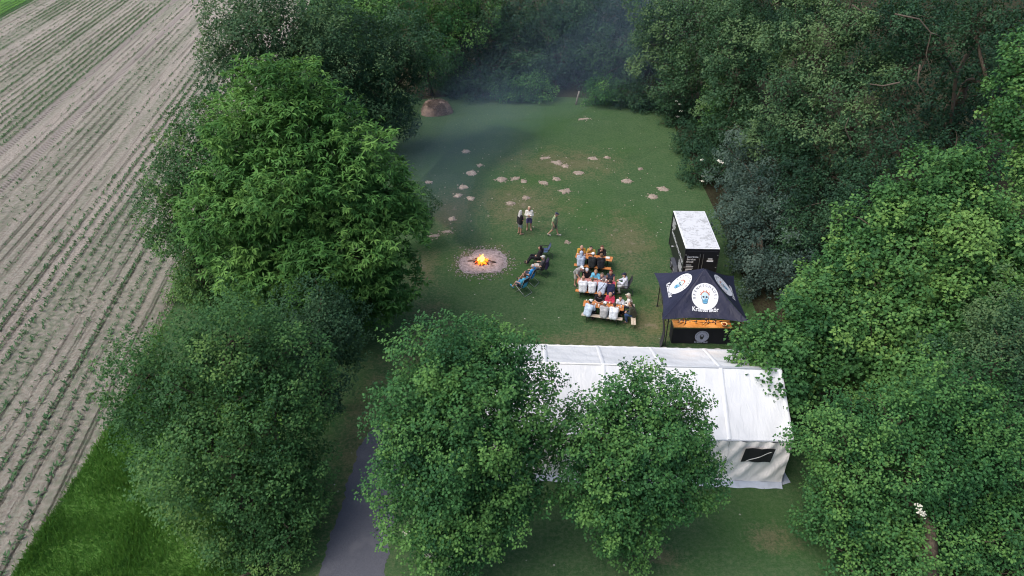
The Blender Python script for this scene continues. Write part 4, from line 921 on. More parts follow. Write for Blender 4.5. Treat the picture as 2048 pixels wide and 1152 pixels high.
# ------------------------------------------------------------------ people
def V3(x, y, z): return np.array([x, y, z], float)
def joints(pose, lean=18, arms='table', seat=.46, turn=0.0, s=1.0, hd=0.0):
    J = {}; l = math.radians(lean)
    if pose == 'sit':
        J['pel'] = V3(0, 0, seat + .11)
        for k, q in (('L', -1), ('R', 1)): J['hip' + k] = V3(q * .10, .03, seat + .10); J['kn' + k] = V3(q * .14, .42, seat + .07); J['an' + k] = V3(q * .14, .33, .09); J['to' + k] = V3(q * .16, .49, .04)
    elif pose == 'recline':
        J['pel'] = V3(0, -.05, seat + .10)
        for k, q in (('L', -1), ('R', 1)): J['hip' + k] = V3(q * .10, -.02, seat + .09); J['kn' + k] = V3(q * .13, .41, seat + .12); J['an' + k] = V3(q * .15, .66, .16 if q < 0 else .09); J['to' + k] = V3(q * .17, .80, .22 if q < 0 else .12)
    elif pose == 'walk':
        J['pel'] = V3(0, 0, .92)
        for k, q in (('L', -1), ('R', 1)):
            f = -q; J['hip' + k] = V3(q * .09, 0, .90); J['kn' + k] = V3(q * .09, .16 if f > 0 else -.04, .50); J['an' + k] = V3(q * .09, .27 if f > 0 else -.33, .09 if f > 0 else .15); J['to' + k] = V3(q * .10, .44 if f > 0 else -.20, .05)
    else:
        J['pel'] = V3(0, -.10 * math.sin(l), .93)
        for k, q in (('L', -1), ('R', 1)): J['hip' + k] = V3(q * .09, -.10 * math.sin(l), .90); J['kn' + k] = V3(q * .11, .02, .50); J['an' + k] = V3(q * .12, -.03, .09); J['to' + k] = V3(q * .15, .14, .04)
    up = V3(0, math.sin(l), math.cos(l)); fw = V3(0, math.cos(l), -math.sin(l)); p = J['pel']
    J['chest'] = p + up * .28; J['neck'] = p + up * .50 + fw * .01
    lh = l * .45 + math.radians(hd); J['head'] = J['neck'] + V3(0, math.sin(lh), math.cos(lh)) * .17 + V3(0, .02, 0)
    for k, q in (('L', -1), ('R', 1)):
        J['sh' + k] = p + up * .44 + V3(q * .175, 0, 0); S = J['sh' + k]
        if arms == 'table': e, w = S + V3(q * .06, .15, -.24), V3(q * .09, S[1] + .36, .82)
        elif arms == 'fold': e, w = S + V3(q * .08, .14, -.25), V3(-q * .03, S[1] + .26, .84 + q * .02)
        elif arms == 'lap': e, w = S + V3(q * .06, .02, -.27), V3(q * .06, S[1] + .24, S[2] - .34)
        elif arms == 'cross': e, w = S + V3(q * .07, .02, -.26), S + V3(-q * .10, .20, -.24 + q * .02)
        elif arms == 'drink': e, w = (S + V3(.05, .18, -.20), J['head'] + V3(.06, .20, -.12)) if q > 0 else (S + V3(-.06, .15, -.24), V3(-.10, S[1] + .34, .82))
        elif arms == 'swing': e, w = S + V3(q * .05, -q * .10, -.26), S + V3(q * .06, -q * .06 + .06, -.50)
        elif arms == 'rest': e, w = S + V3(q * .09, .10, -.24), S + V3(q * .10, .36, -.26)
        elif arms == 'lean': e, w = S + V3(q * .06, .06, -.27), V3(q * .14, S[1] + .22, .80)
        else: e, w = S + V3(q * .05, .0, -.28), S + V3(q * .07, .07, -.52)
        if w[2] < S[2] - .60: w[2] = S[2] - .60
        J['el' + k], J['wr' + k] = e, w
    return J
PI_ = [0]
def person(label, loc, face, pose='sit', shirt=(.6, .6, .6), sleeves='short', pants=(.03, .035, .06), legs='long', hair=(.05, .03, .02), hairstyle='short', hat=None, shoes=(.08, .07, .06), tone=0,
           lean=18, arms='table', seat=.46, build=1.0, s=1.0, hd=0.0, hood=False, group='guests at the beer tables', extras=()):
    PI_[0] += 1; sd = PI_[0]
    J = joints(pose, lean, arms, seat, s=s, hd=hd); hc = J['head']; b = build
    top = empty('person', loc, face) if False else None
    def tor(g):
        P = []
        for q in (-1, 1):
            P += [(J['pel'] + V3(q * .075 * b, -.015, -.05 if g > 0 else -.01), J['chest'] + V3(q * .085 * b, 0, 0), .118 * b + g, .118 * b + g), (J['chest'] + V3(q * .085 * b, 0, 0), J['sh' + ('L' if q < 0 else 'R')] * .6 + J['neck'] * .4 - V3(0, 0, .05), .115 * b + g, .075 + g)]
        P += [(J['shL'], J['shR'], .062 + g, .062 + g), (J['pel'] + V3(0, .05, .10), J['chest'] + V3(0, .04, -.04), .10 * b * b + g, .10 * b + g)]
        return P
    body = [(J['neck'] - V3(0, 0, .05), hc - V3(0, 0, .05), .058, .055), (hc + V3(0, -.012, .035), hc + V3(0, .012, -.02), .092, .085), (hc + V3(0, .015, -.03), hc + V3(0, .045, -.085), .072, .048),
            (hc + V3(0, .095, .0), hc + V3(0, .112, -.03), .010, .017), (hc + V3(-.088, -.01, .015), hc + V3(-.09, -.012, -.025), .016, .014), (hc + V3(.088, -.01, .015), hc + V3(.09, -.012, -.025), .016, .014)] + tor(-.012)
    fing = MB()
    for k, q in (('L', -1), ('R', 1)):
        S, E, W = J['sh' + k], J['el' + k], J['wr' + k]; d = unit((W - E)[None])[0]
        body += [(S, E, .055, .043), (E, W, .042, .029), (W, W + d * .075, .028, .030)]
        body += [(J['hip' + k], J['kn' + k], .082 * b, .058), (J['kn' + k], J['an' + k], .058, .038), (J['an' + k], J['to' + k], .04, .032)]
        sd_ = unit(np.cross(d, V3(0, 0, 1) if abs(d[2]) < .9 else V3(0, 1, 0))[None])[0]; nn = np.cross(sd_, d); nn = nn if nn[2] > 0 else -nn
        P0 = W + d * .07
        for i, (o, ln) in enumerate(((-.028, .066), (-.010, .078), (.009, .082), (.027, .070))):
            a = P0 + sd_ * o; fing.tube([a, a + d * ln * .55 - nn * .008, a + d * ln * .9 - nn * .035], [.0095, .009, .007], 5)
        a = W + d * .02 - sd_ * q * .028; fing.tube([a, a + d * .03 - sd_ * q * .03, a + d * .065 - sd_ * q * .034 - nn * .012], [.011, .010, .008], 5)
    sc = s
    def mk(prims, name, mat, parent, vox=.022, k=.018, cut=None, wob=0.0, extra=None):
        v, f = sdf_mesh(prims, vox, k, cut, wob, sd); v = [tuple(x) for x in v]; f = [tuple(int(i) for i in x) for x in f]
        m = MB(); m.add(v, f)
        if extra: m.add(extra.v, extra.f)
        return m.build(name, mat, parent, True)
    o = mk(body, 'person', skin(tone), None, .025, .016, extra=fing); o.location = loc; o.rotation_euler = (0, 0, face); o.scale = (s, s, s)
    tag(o, label, 'person', group)
    if shirt is not None:
        sp = tor(.014)
        for k in 'LR':
            S, E, W = J['sh' + k], J['el' + k], J['wr' + k]
            if sleeves == 'short': sp.append((S, S + (E - S) * .72, .074, .070))
            elif sleeves == 'long': sp += [(S, E, .072, .060), (E, E + (W - E) * .93, .058, .046)]
        if hood == 'down': sp.append((J['neck'] + V3(-.06, -.07, -.03), J['neck'] + V3(.06, -.07, -.03), .06, .06))
        mk(sp, 'shirt', cloth(shirt), o, .027, .016, wob=.006)
    pp = [(J['pel'] + V3(-.07, .02, -.03), J['pel'] + V3(.07, .02, -.03), .108 * b, .108 * b), (J['pel'] + V3(0, .02, -.05), J['pel'] + V3(0, .02, .03), .104 * b, .106 * b)]
    for k in 'LR':
        hp, kn, an = J['hip' + k], J['kn' + k], J['an' + k]
        if legs == 'long': pp += [(hp, kn, .098 * b, .076), (kn, kn + (an - kn) * .92, .075, .062)]
        elif legs == 'shorts': pp.append((hp, hp + (kn - hp) * .86, .102 * b, .092))
        else: pp += [(hp, kn, .098 * b, .074), (kn, kn + (an - kn) * .4, .072, .064)]
    mk(pp, 'trousers' if legs == 'long' else 'shorts', cloth(pants), o, .027, .016, wob=.005)
    for k in 'LR': mk([(J['an' + k] + V3(0, -.04, -.035), J['to' + k] + V3(0, .02, 0), .046, .044)], 'shoe', cloth(shoes), o, .022, .012)
    # eyes, brows and mouth
    fm = MB()
    for q in (-1, 1): fm.lathe(hc + V3(q * .034, .088, .012), [(.004, -.008), (.011, 0), (.004, .008)], 6)
    fm.build('eyes', plain('eye_dark', (.02, .015, .012), .3), o); MB().box(hc + V3(0, .094, -.062), (.045, .012, .010)).build('mouth', plain('lip', (.26, .09, .08), .6), o)
    if hairstyle == 'short': mk([(hc + V3(0, -.028, .045), hc + V3(0, -.04, -.01), .096, .084)], 'hair', cloth(hair, 'hair', 30), o, .02, .012, wob=.006)
    elif hairstyle == 'long':
        mk([(hc + V3(0, -.028, .045), hc + V3(0, -.045, -.02), .100, .092), (hc + V3(-.05, -.07, -.02), J['neck'] + V3(-.06, -.12, -.10), .055, .05), (hc + V3(.05, -.07, -.02), J['neck'] + V3(.06, -.12, -.10), .055, .05), (hc + V3(.085, -.01, 0), J['neck'] + V3(.10, -.02, -.02), .030, .026), (hc + V3(-.085, -.01, 0), J['neck'] + V3(-.10, -.02, -.02), .030, .026)], 'hair', cloth(hair, 'hair', 30), o, .022, .014, wob=.006)
    elif hairstyle == 'bun': mk([(hc + V3(0, -.028, .045), hc + V3(0, -.04, -.01), .098, .088), (hc + V3(0, -.10, .09), hc + V3(0, -.11, .10), .045, .04)], 'hair', cloth(hair, 'hair', 30), o, .02, .012, wob=.006)
    elif hairstyle == 'fringe': mk([(hc + V3(0, -.07, -.005), hc + V3(0, -.085, -.04), .060, .05), (hc + V3(.075, -.03, -.01), hc + V3(-.075, -.03, -.01), .03, .03)], 'hair', cloth(hair, 'hair', 30), o, .02, .012)
    if hat is not None:
        h = mk([(hc + V3(0, -.012, .045), hc + V3(0, -.008, .02), .108, .106)], 'cap', cloth(hat), o, .02, .01, cut=hc[2] + .035)
        mk([(hc + V3(-.05, .085, .052), hc + V3(-.035, .165, .038), .016, .013), (hc + V3(.05, .085, .052), hc + V3(.035, .165, .038), .016, .013), (hc + V3(0, .09, .055), hc + V3(0, .175, .040), .016, .013)], 'peak', cloth(hat), h, .014, .008)
    if hood is True: mk([(hc + V3(0, -.03, .04), hc + V3(0, -.035, -.05), .112, .105), (hc + V3(0, -.05, -.06), J['neck'] + V3(0, -.05, -.02), .095, .085)], 'hood', cloth(shirt), o, .022, .014, wob=.004)
    if 'chest_print' in extras:
        pc = J['chest'] + V3(0, .155, .10); up = unit((J['neck'] - J['pel'])[None])[0]
        fl = Flat()
        for i in range(9): fl.bar(-.115 + i * .026, -.095 + i * .026, 0, .028 + .006 * (i % 2))
        fl.build('chest_print', lambda u, v: tuple(pc + V3(u, 0, 0) + up * v + V3(0, .012 - abs(u) * .25, 0)), PRINT_WHITE, o)
    if 'bag_strap' in extras:
        m = MB(); pts = [J['shR'] + V3(-.03, .06, .085), J['shR'] + V3(-.05, -.07, .07), J['chest'] + V3(.02, -.165, .02), J['pel'] + V3(-.14, -.12, .05)]; m.tube(pts, .018, 6).build('bag_strap', cloth((.02, .02, .03)), o)
    if 'rucksack' in extras: mk([(J['chest'] + V3(0, -.20, .08), J['pel'] + V3(0, -.20, .12), .10, .12)], 'rucksack', cloth((.02, .02, .025)), o, .024, .012)
    if 'hip_bag' in extras: mk([(J['pel'] + V3(-.14, .13, .14), J['pel'] + V3(.02, .17, .16), .05, .05)], 'belt_bag', cloth((.015, .015, .02)), o, .02, .012)
    if 'purse' in extras: mk([(J['wrL'] + V3(.06, .04, -.02), J['wrR'] + V3(-.06, .04, -.03), .05, .05)], 'pink_bag', cloth((.55, .16, .18)), o, .02, .012)
    return o

UP, DN = TA, TA + math.pi                                # facing away from / towards the marquee
JR = random.Random(21)
def sit(tc, x, side, label, **kw):
    kw['rot'] = kw.get('rot', 0) + JR.uniform(-.22, .22); kw['lean'] = kw.get('lean', 18) + JR.uniform(-5, 7); kw['hd'] = kw.get('hd', 0) + JR.uniform(-6, 10); x += JR.uniform(-.03, .03)
    p = on(tc, x, -SO - .02 if side == 'n' else SO + .02); return person(label, (p.x, p.y, 0), (UP if side == 'n' else DN) + kw.pop('rot', 0), **kw)
# far table
sit(T1, -.86, 'f', 'bald man in mustard yellow jersey at the left of the far table', shirt=(.50, .27, .05), hairstyle='none', lean=26, build=1.1, rot=.35)
sit(T1, -.20, 'f', 'dark-haired person in mustard yellow jersey at the far table', shirt=(.52, .30, .07), hair=(.02, .015, .015), lean=22, arms='fold', hd=12)
sit(T1, .42, 'f', 'long-haired person in black at the right of the far table', shirt=(.02, .02, .022), sleeves='long', hair=(.10, .05, .03), hairstyle='long', lean=20, arms='drink')
sit(T1, -.70, 'n', 'person in pale blue hooded top, back turned, at the far table', shirt=(.42, .48, .60), sleeves='long', hood=True, lean=20, build=1.08)
sit(T1, -.06, 'n', 'person in white cap and black top, back turned, at the far table', shirt=(.025, .028, .03), sleeves='long', hat=(.75, .76, .76), hair=(.25, .16, .09), hairstyle='fringe', lean=14)
sit(T1, .50, 'n', 'brown-haired person in black T-shirt, back turned, right on the far bench', shirt=(.018, .019, .024), hair=(.17, .10, .06), lean=14)
# middle table
pm = at(1150, 573); person('person in white cap and grey T-shirt bending over the middle table\'s left end', (pm.x + .10, pm.y + .12, 0), TA + math.pi + .75, 'stand', shirt=(.34, .34, .33), pants=(.42, .40, .36), legs='shorts', hat=(.74, .74, .74), hair=(.3, .28, .25), lean=42, arms='lean', hd=25)
sit(T2, -.62, 'f', 'person in grey-white cap and black top behind the middle table', shirt=(.018, .016, .02), hat=(.56, .58, .62), pants=(.38, .03, .12), hair=(.2, .18, .16), lean=16, arms='lap', hd=10)
sit(T2, -.10, 'f', 'man in bright sky blue shirt behind the middle table', shirt=(.16, .52, .74), hair=(.26, .17, .10), lean=18, arms='fold', tone=1)
sit(T2, .27, 'f', 'person with long grey-brown hair and patterned top behind the middle table', shirt=(.26, .24, .30), hair=(.14, .11, .08), hairstyle='long', lean=28, hd=16, s=.95)
sit(T2, .78, 'f', 'red-haired sunburnt person in dark tank top behind the middle table', shirt=(.035, .045, .07), sleeves='none', hair=(.16, .025, .015), hairstyle='bun', tone=2, lean=16)
sit(T2, -.72, 'n', 'bald man in white T-shirt, back turned, at the left of the middle table', shirt=(.74, .75, .78), hairstyle='none', lean=16, build=1.12, tone=1)
sit(T2, -.19, 'n', 'short-haired person in white T-shirt, back turned, second on the middle bench', shirt=(.72, .74, .78), hair=(.16, .12, .07), lean=12)
sit(T2, .36, 'n', 'person in pale blue shirt with a dark strap across the back', shirt=(.50, .55, .66), hair=(.26, .20, .18), lean=28, build=1.08, extras=('bag_strap',), hd=12)
sit(T2, .90, 'n', 'person in dark navy jacket bent low over the middle table', shirt=(.018, .020, .055), sleeves='long', hair=(.04, .03, .03), lean=52, hood='down', hd=15, build=1.1)
# near table
sit(T3, -.27, 'f', 'bald man in black T-shirt with white chest print', shirt=(.016, .016, .02), hairstyle='none', lean=14, arms='table', extras=('chest_print',), build=1.05)
sit(T3, .30, 'f', 'bald man in raspberry red shirt with folded arms', shirt=(.50, .05, .10), hairstyle='none', tone=1, lean=16, arms='fold', sleeves='long', build=1.12)
sit(T3, .84, 'f', 'child in white shirt with black sleeves at the near table', shirt=(.72, .75, .80), hair=(.03, .02, .015), lean=14, s=.86, hairstyle='short')
sit(T3, -.80, 'n', 'person in light blue shirt and white cap at the left of the pale bench', shirt=(.50, .60, .72), sleeves='long', hat=(.76, .76, .76), hair=(.06, .04, .03), pants=(.02, .025, .03), lean=20, rot=-.35, build=1.08)
sit(T3, .05, 'n', 'person in mottled grey T-shirt and white cap on the pale bench', shirt=(.42, .42, .43), hat=(.77, .77, .77), hair=(.2, .16, .12), lean=16)
sit(T3, .62, 'n', 'broad man in white T-shirt, back turned, right on the pale bench', shirt=(.72, .76, .82), hair=(.08, .05, .04), pants=(.04, .06, .10), lean=16, build=1.15)
for yy, kw in ((.62, dict(label='person in beige cap and white blouse holding a pink bag', shirt=(.74, .72, .68), sleeves='long', hat=(.50, .46, .36), hair=(.34, .28, .22), hairstyle='long', lean=14, arms='lap', extras=('purse',), pants=(.05, .06, .10))),
               (-.14, dict(label='man in dark olive jacket and blue jeans on the crosswise bench', shirt=(.045, .05, .035), sleeves='long', hair=(.09, .06, .045), lean=22, arms='lap', pants=(.045, .085, .19), build=1.12))):
    p = Vector((eb.x - yy * .105, eb.y + yy, 0)); person(loc=(p.x, p.y, 0), face=math.pi / 2 + TA, **kw)

# ------------------------------------------------------------------ folding camp chairs and those who lie in them
def camp_chair(loc, face, label, frame, fabric, tall=True, jacket=None):
    r = empty('camp_chair', loc, face); tag(r, label, 'chair', 'camp chairs')
    sw = .27
    for q in (-1, 1):
        MB().tube([(q * sw, .30, .02), (q * sw, -.10, .44), (q * sw, -.32 if tall else -.30, 1.08 if tall else .88)], .013, 7).build('side_rail', frame, r, True)
        MB().tube([(q * (sw + .03), -.42, .02), (q * (sw + .03), .26, .45)], .013, 7).build('rear_leg', frame, r, True)
        MB().tube([(q * (sw + .02), -.24, .64), (q * (sw + .02), .26, .63)], .020, 7).build('armrest', plain('armrest_black', (.02, .02, .02), .6), r, True)
        MB().tube([(q * (sw + .02), .22, .63), (q * (sw + .02), .20, .42)], .011, 6).build('arm_post', frame, r, True)
    for y, z in ((.30, .02), (-.42, .02), (-.32 if tall else -.30, 1.08 if tall else .88)): MB().tube([(-sw - .02, y, z), (sw + .02, y, z)], .012, 7).build('cross_bar', frame, r)
    MB().grid(lambda u, v: (-sw + 2 * sw * u, -.12 + .40 * v, .455 - .03 * math.sin(math.pi * u)), 8, 5).build('seat', fabric, r, True)
    MB().grid(lambda u, v: (-sw + 2 * sw * u, -.115 - (.21 if tall else .19) * v - .025 * math.sin(math.pi * u), .46 + (.62 if tall else .42) * v), 8, 6).build('backrest', fabric, r, True)
    if jacket is not None:
        v, f = sdf_mesh([(V3(-.2, -.37, 1.04), V3(.2, -.37, 1.04), .07, .07), (V3(-.16, -.36, .97), V3(-.18, -.34, .60), .08, .09), (V3(.16, -.36, .97), V3(.18, -.34, .60), .08, .09), (V3(0, -.37, .97), V3(0, -.35, .60), .08, .09)], .03, .02, wob=.012)
        j = MB(); j.add([tuple(a) for a in v], [tuple(int(i) for i in a) for a in f]); jo = j.build('jacket', cloth(jacket), None, True); jo.location = loc; jo.rotation_euler = (0, 0, face)
        tag(jo, 'dark purple jacket hung over the back of a camp chair', 'jacket')
    return r
LIGHTF = plain('chair_frame_light', (.42, .43, .42), .4, .6); DARKF = plain('chair_frame_dark', (.03, .03, .03), .5); BLKF = cloth((.018, .018, .022)); BLUF = cloth((.05, .085, .17))
fire_p = at(964, 525)
def toward(p): return math.atan2(fire_p.y - p.y, fire_p.x - p.x) - math.pi / 2
seats = [(1046, 584, .15, LIGHTF, BLKF, 'pale-framed camp chair nearest the marquee in the row by the fire', None, dict(label='person in turquoise top and blue shoes in the nearest camp chair', shirt=(.08, .42, .62), pants=(.05, .22, .42), legs='shorts', shoes=(.04, .30, .50), hair=(.10, .06, .04))),
         (1061, 566, .15, LIGHTF, BLKF, 'second pale-framed camp chair in the row by the fire', None, dict(label='grey-haired person in bright blue top in the second camp chair', shirt=(.03, .28, .66), pants=(.05, .06, .09), hair=(.50, .50, .50), legs='shorts')),
         (1082, 549, .10, DARKF, BLKF, 'dark-framed camp chair with a jacket over its back', (.035, .025, .06), dict(label='man in grey cap and dark T-shirt with bare legs stretched to the fire', shirt=(.045, .045, .05), pants=(.50, .47, .44), legs='shorts', hat=(.50, .49, .47), hair=(.3, .28, .25), build=1.1, tone=0)),
         (1076, 529, .0, DARKF, BLKF, 'camp chair farthest from the marquee, under the sitter in black', None, dict(label='person in black hooded top in the farthest camp chair', shirt=(.012, .012, .014), sleeves='long', pants=(.015, .015, .02), hair=(.02, .015, .015), hairstyle='long', hood='down', legs='long'))]
for px, py, dr, fr, fb, lb, jk, kw in seats:
    p = at(px, py); a = toward(p) + dr; camp_chair((p.x, p.y, 0), a, lb, fr, fb, True, jk)
    person(loc=(p.x, p.y, 0), face=a, pose='recline', lean=-13, arms='rest' if kw.get('sleeves') is None else 'lap', seat=.45, group='people resting by the fire', hd=14, **kw)
p = at(1091, 513); camp_chair((p.x, p.y, 0), toward(p) - .2, 'empty low chair with faded blue cloth behind the sitter in black', DARKF, BLUF, False)
# the chair at the right end of the middle table
p = at(1250, 586); a = math.pi / 2 + TA + .1; camp_chair((p.x, p.y, 0), a, 'black camp chair at the right end of the middle table', DARKF, BLKF, True)
person('person in white hooded top and dark cap in the chair at the middle table', (p.x, p.y, 0), a, 'sit', shirt=(.62, .64, .72), sleeves='long', pants=(.60, .60, .62), hat=(.02, .025, .05), hair=(.05, .03, .02), lean=8, arms='table', hood='down', hd=10)
# those on their feet
p = at(1040, 468); person('long grey-haired person in black vest standing on the lawn', (p.x, p.y, 0), math.radians(-58), 'stand', shirt=(.014, .014, .018), sleeves='short', pants=(.22, .25, .28), legs='shorts', hair=(.52, .51, .50), hairstyle='long', arms='cross', lean=4, tone=1, shoes=(.30, .22, .16), group='people standing on the lawn', build=1.12)
p = at(1058, 459); person('blond person in white jumper and purple shorts standing on the lawn', (p.x, p.y, 0), math.pi - .05, 'stand', shirt=(.74, .70, .64), sleeves='long', pants=(.10, .08, .20), legs='shorts', hair=(.55, .45, .30), arms='cross', lean=3, shoes=(.45, .30, .22), tone=1, extras=('hip_bag',), group='people standing on the lawn', build=1.08)
p = at(1107, 471); person('man in pale green T-shirt and navy cap walking across the lawn', (p.x, p.y, 0), -math.pi / 2 - .25, 'walk', shirt=(.25, .32, .18), pants=(.20, .19, .14), legs='shorts', hat=(.03, .035, .07), hair=(.2, .17, .14), arms='swing', lean=6, hd=22, shoes=(.42, .42, .38), group='people standing on the lawn', build=1.08)

# ------------------------------------------------------------------ camp fire
ASH = NT('ash'); af = ASH.noise(6, 6, .7); ASH.bump(ASH.noise(18, 5, .7), .9, .05)
ASHM = ASH.done(ASH.mix(ASH.smooth(ASH.noise(2.2, 5, .7), .5, .7), ASH.ramp(af, [(.3, (.18, .15, .15)), (.55, (.36, .31, .32)), (.75, (.50, .45, .46))]), (.12, .10, .09)), .95, spec=.05)
CHAR = plain('charred_wood', (.022, .016, .013), .9, bump=.6, scale=12)
def blob_disc(c, r, h, seed, nr=9, na=40, rag=.35, ry=None, lump=.9, pw=2.0):
    """a low heap with a ragged rim"""
    ry = ry or r; v = [(c[0], c[1], h)]; f = []
    for i in range(1, nr + 1):
        for k in range(na):
            a = 2 * math.pi * k / na; t = i / nr; w = 1 + rag * (vn2(math.cos(a) * 1.7, math.sin(a) * 1.7, 1, seed) - .5) * 2 * t + rag * .9 * (vn2(math.cos(a) * 5, math.sin(a) * 5, 1, seed + 5) - .5) * t
            z = h * (1 - t ** pw) * (1 - lump / 2 + lump * vn2(math.cos(a) * t * 3, math.sin(a) * t * 3, 1, seed + 9))
            v.append((c[0] + r * t * w * math.cos(a), c[1] + ry * t * w * math.sin(a), max(z, .0) + .008 if i < nr else -.01))
    for k in range(na): f.append((0, 1 + k, 1 + (k + 1) % na))
    for i in range(nr - 1):
        for k in range(na): a, b = 1 + i * na + k, 1 + i * na + (k + 1) % na; f.append((a, a + na, b + na, b))
    m = MB(); m.add(v, f); return m
ab = blob_disc((0, 0), 1.38, .05, 3, 12, 72, .30, 1.42).build('ash_bed', ASHM, None, True); ab.location = (fire_p.x, fire_p.y, 0); tag(ab, 'round pale bed of ash and scorched earth under the camp fire', 'ash')
rb_ = random.Random(6); crumbs = MB()
for k in range(900):
    a = rb_.uniform(0, 6.28); r = abs(rb_.gauss(1.35, .38)); s_ = rb_.uniform(.02, .07); crumbs.box((fire_p.x + r * math.cos(a), fire_p.y + r * math.sin(a), .02), (s_, s_ * rb_.uniform(.5, 1.4), .03), rb_.uniform(0, 3))
tag(crumbs.build('ash_crumbs', ASHM, None), 'crumbs of ash scattered round the rim of the fire bed', 'ash', kind='stuff')
fire = empty('camp_fire', (fire_p.x, fire_p.y, .03)); fire.scale = (.86, .86, .80); tag(fire, 'burning camp fire with logs laid out like spokes', 'fire')
for k in range(13):
    a = k / 13 * 6.28 + rb_.uniform(-.2, .2); r1 = rb_.uniform(.42, .68); r0 = rb_.uniform(.02, .12)
    if k in (0, 6): r1 = 1.02
    d = V3(math.cos(a), math.sin(a), 0); MB().tube([d * r0 + V3(0, 0, .30), d * (r0 + r1) * .5 + V3(0, 0, .17), d * r1 + V3(0, 0, .05)], [.035, .042, .038], 7).build('log', CHAR if k % 3 else wood('burnt_log%d' % k, (.10, .06, .04), (.22, .14, .09)), fire, True)
def glow(name, c, e): n = NT(name); n.b.inputs['Emission Color'].default_value = (*c, 1); n.b.inputs['Emission Strength'].default_value = e; return n.done((.02, .01, .0), .9)
FY, FO, FR = glow('flame_core', (1, .44, .07), 2.8), glow('flame_orange', (1, .20, .015), 1.5), glow('ember', (1, .10, .012), 1.0)
def tongue(x, y, r, h, mat, seed):
    rr = random.Random(seed); n = 9; pts = []; ox, oy = rr.uniform(-.3, .3), rr.uniform(-.3, .3)
    for i in range(n): t = i / (n - 1); pts.append((x + ox * r * t * 3 * t + .05 * math.sin(t * 7 + seed), y + oy * r * t * 3 + .04 * math.cos(t * 6 + seed), .04 + h * t))
    MB().tube(pts, [r * (.55 + 1.1 * math.sin(math.pi * min(1, .18 + .82 * i / (n - 1))) ** .8) * (1 - (i / (n - 1)) ** 2) + .006 for i in range(n)], 9).build('flame', mat, fire, True)
for k, (x, y, r, h, m_) in enumerate([(0, 0, .13, .62, FY), (.12, .06, .09, .42, FY), (-.14, -.05, .10, .50, FY), (.05, -.18, .10, .42, FY), (-.06, .16, .09, .6, FO), (.25, -.10, .08, .40, FO), (-.27, .02, .08, .36, FO), (.18, -.27, .07, .30, FO), (-.14, -.27, .07, .33, FO), (.0, -.36, .06, .24, FO), (.34, .08, .06, .26, FO), (-.36, -.16, .06, .2, FR)]): tongue(x, y, r, h, m_, k)
for k in range(34):
    a, r = rb_.uniform(0, 6.28), .55 * math.sqrt(rb_.random()); e_ = rb_.uniform(.03, .065); MB().lathe((r * math.cos(a), r * math.sin(a), .03), [(e_ * .4, 0), (e_, e_ * .5), (e_ * .5, e_)], 6).build('ember', FR if k % 3 else FO, fire)
fl = bpy.data.lights.new('fire_light', 'POINT'); fl.energy = 28; fl.color = (1, .45, .15); fl.shadow_soft_size = .25
fo = bpy.data.objects.new('fire_light', fl); C.objects.link(fo); fo.parent = fire; fo.location = (0, 0, .55)

# ------------------------------------------------------------------ molehills, hay heap, post
mo = NT('dry_soil'); mo.bump(mo.noise(16, 6, .75), 1.0, .06)
MOLE = mo.done(mo.ramp(mo.noise(8, 6, .7), [(.3, (.17, .13, .10)), (.5, (.32, .26, .21)), (.7, (.45, .385, .33))]), .97, spec=.05)
holes = [(942, 346, 21, 'broad pale molehill left of the lawn\'s middle, below a smaller one'), (926, 374, 20, 'pale molehill straight below the broad one on the left'), (1003, 359, 24, 'widest pale molehill in the middle of the lawn'), (1030, 357, 15, 'molehill touching the widest one on its right'),
         (1048, 363, 13, 'thin molehill ending the row right of the widest one'), (932, 303, 14, 'scattered molehill far left on the upper lawn'), (960, 331, 12, 'small molehill above the broad one on the left'), (1116, 326, 19, 'crumbled molehill with spurs, in the upper middle of the lawn'),
         (1090, 316, 20, 'flat streaky molehill up left of the crumbled one'), (1156, 346, 18, 'molehill right of the middle with a dark dent'), (1131, 383, 20, 'rounded molehill above the walking man'), (1112, 358, 14, 'reddish molehill up left of the rounded one'),
         (1253, 362, 20, 'ragged molehill with a dry halo on the right of the lawn'), (1305, 393, 19, 'molehill with a crumbled tail nearest the trailer'), (1326, 378, 18, 'flat molehill close to the right-hand bushes'), (1187, 317, 15, 'molehill right of the upper middle, left one of a pair'),
         (1214, 315, 10, 'small molehill, right one of the pair on the upper lawn'), (1021, 407, 16, 'brownish molehill up left of the standing pair'), (916, 391, 16, 'molehill at the left, in the thickest ground smoke'), (940, 397, 14, 'molehill just right of the one in the ground smoke'),
         (904, 438, 14, 'low molehill left of and behind the fire'), (868, 472, 24, 'long streak of loose soil near the chestnut\'s foot'), (892, 464, 20, 'streak of loose soil nearer the fire, beside the long one'), (1135, 485, 9, 'small pale clod heap left of the far table'), (1087, 366, 16, 'double low molehill in the middle right of the lawn'), (1281, 338, 9, 'small molehill on the far right of the lawn'), (1168, 238, 20, 'bare streak of soil below the slanting post'), (857, 365, 12, 'molehill at the left edge beside the chestnut'), (1130, 332, 14, 'low molehill between the crumbled one and the pair'), (1052, 396, 14, 'flat molehill above the blond person')]
for i, (px, py, w, lb) in enumerate(holes):
    p = at(px, py); r = w * p.y / F / 2 * 1.22
    flat = 'streak' in lb
    o = blob_disc((0, 0), r, .05 if flat else .06 + .03 * (i % 3), 20 + i, 7, 32, .28 + .12 * (i % 4), r * (.45 if flat else .95)).build('molehill', MOLE, None, True); o.location = (p.x, p.y, 0); o.rotation_euler = (0, 0, i * 1.3 if not flat else .25)
    tag(o, lb, 'molehill', 'molehills on the lawn')
rs_ = random.Random(17); sc_ = MB()
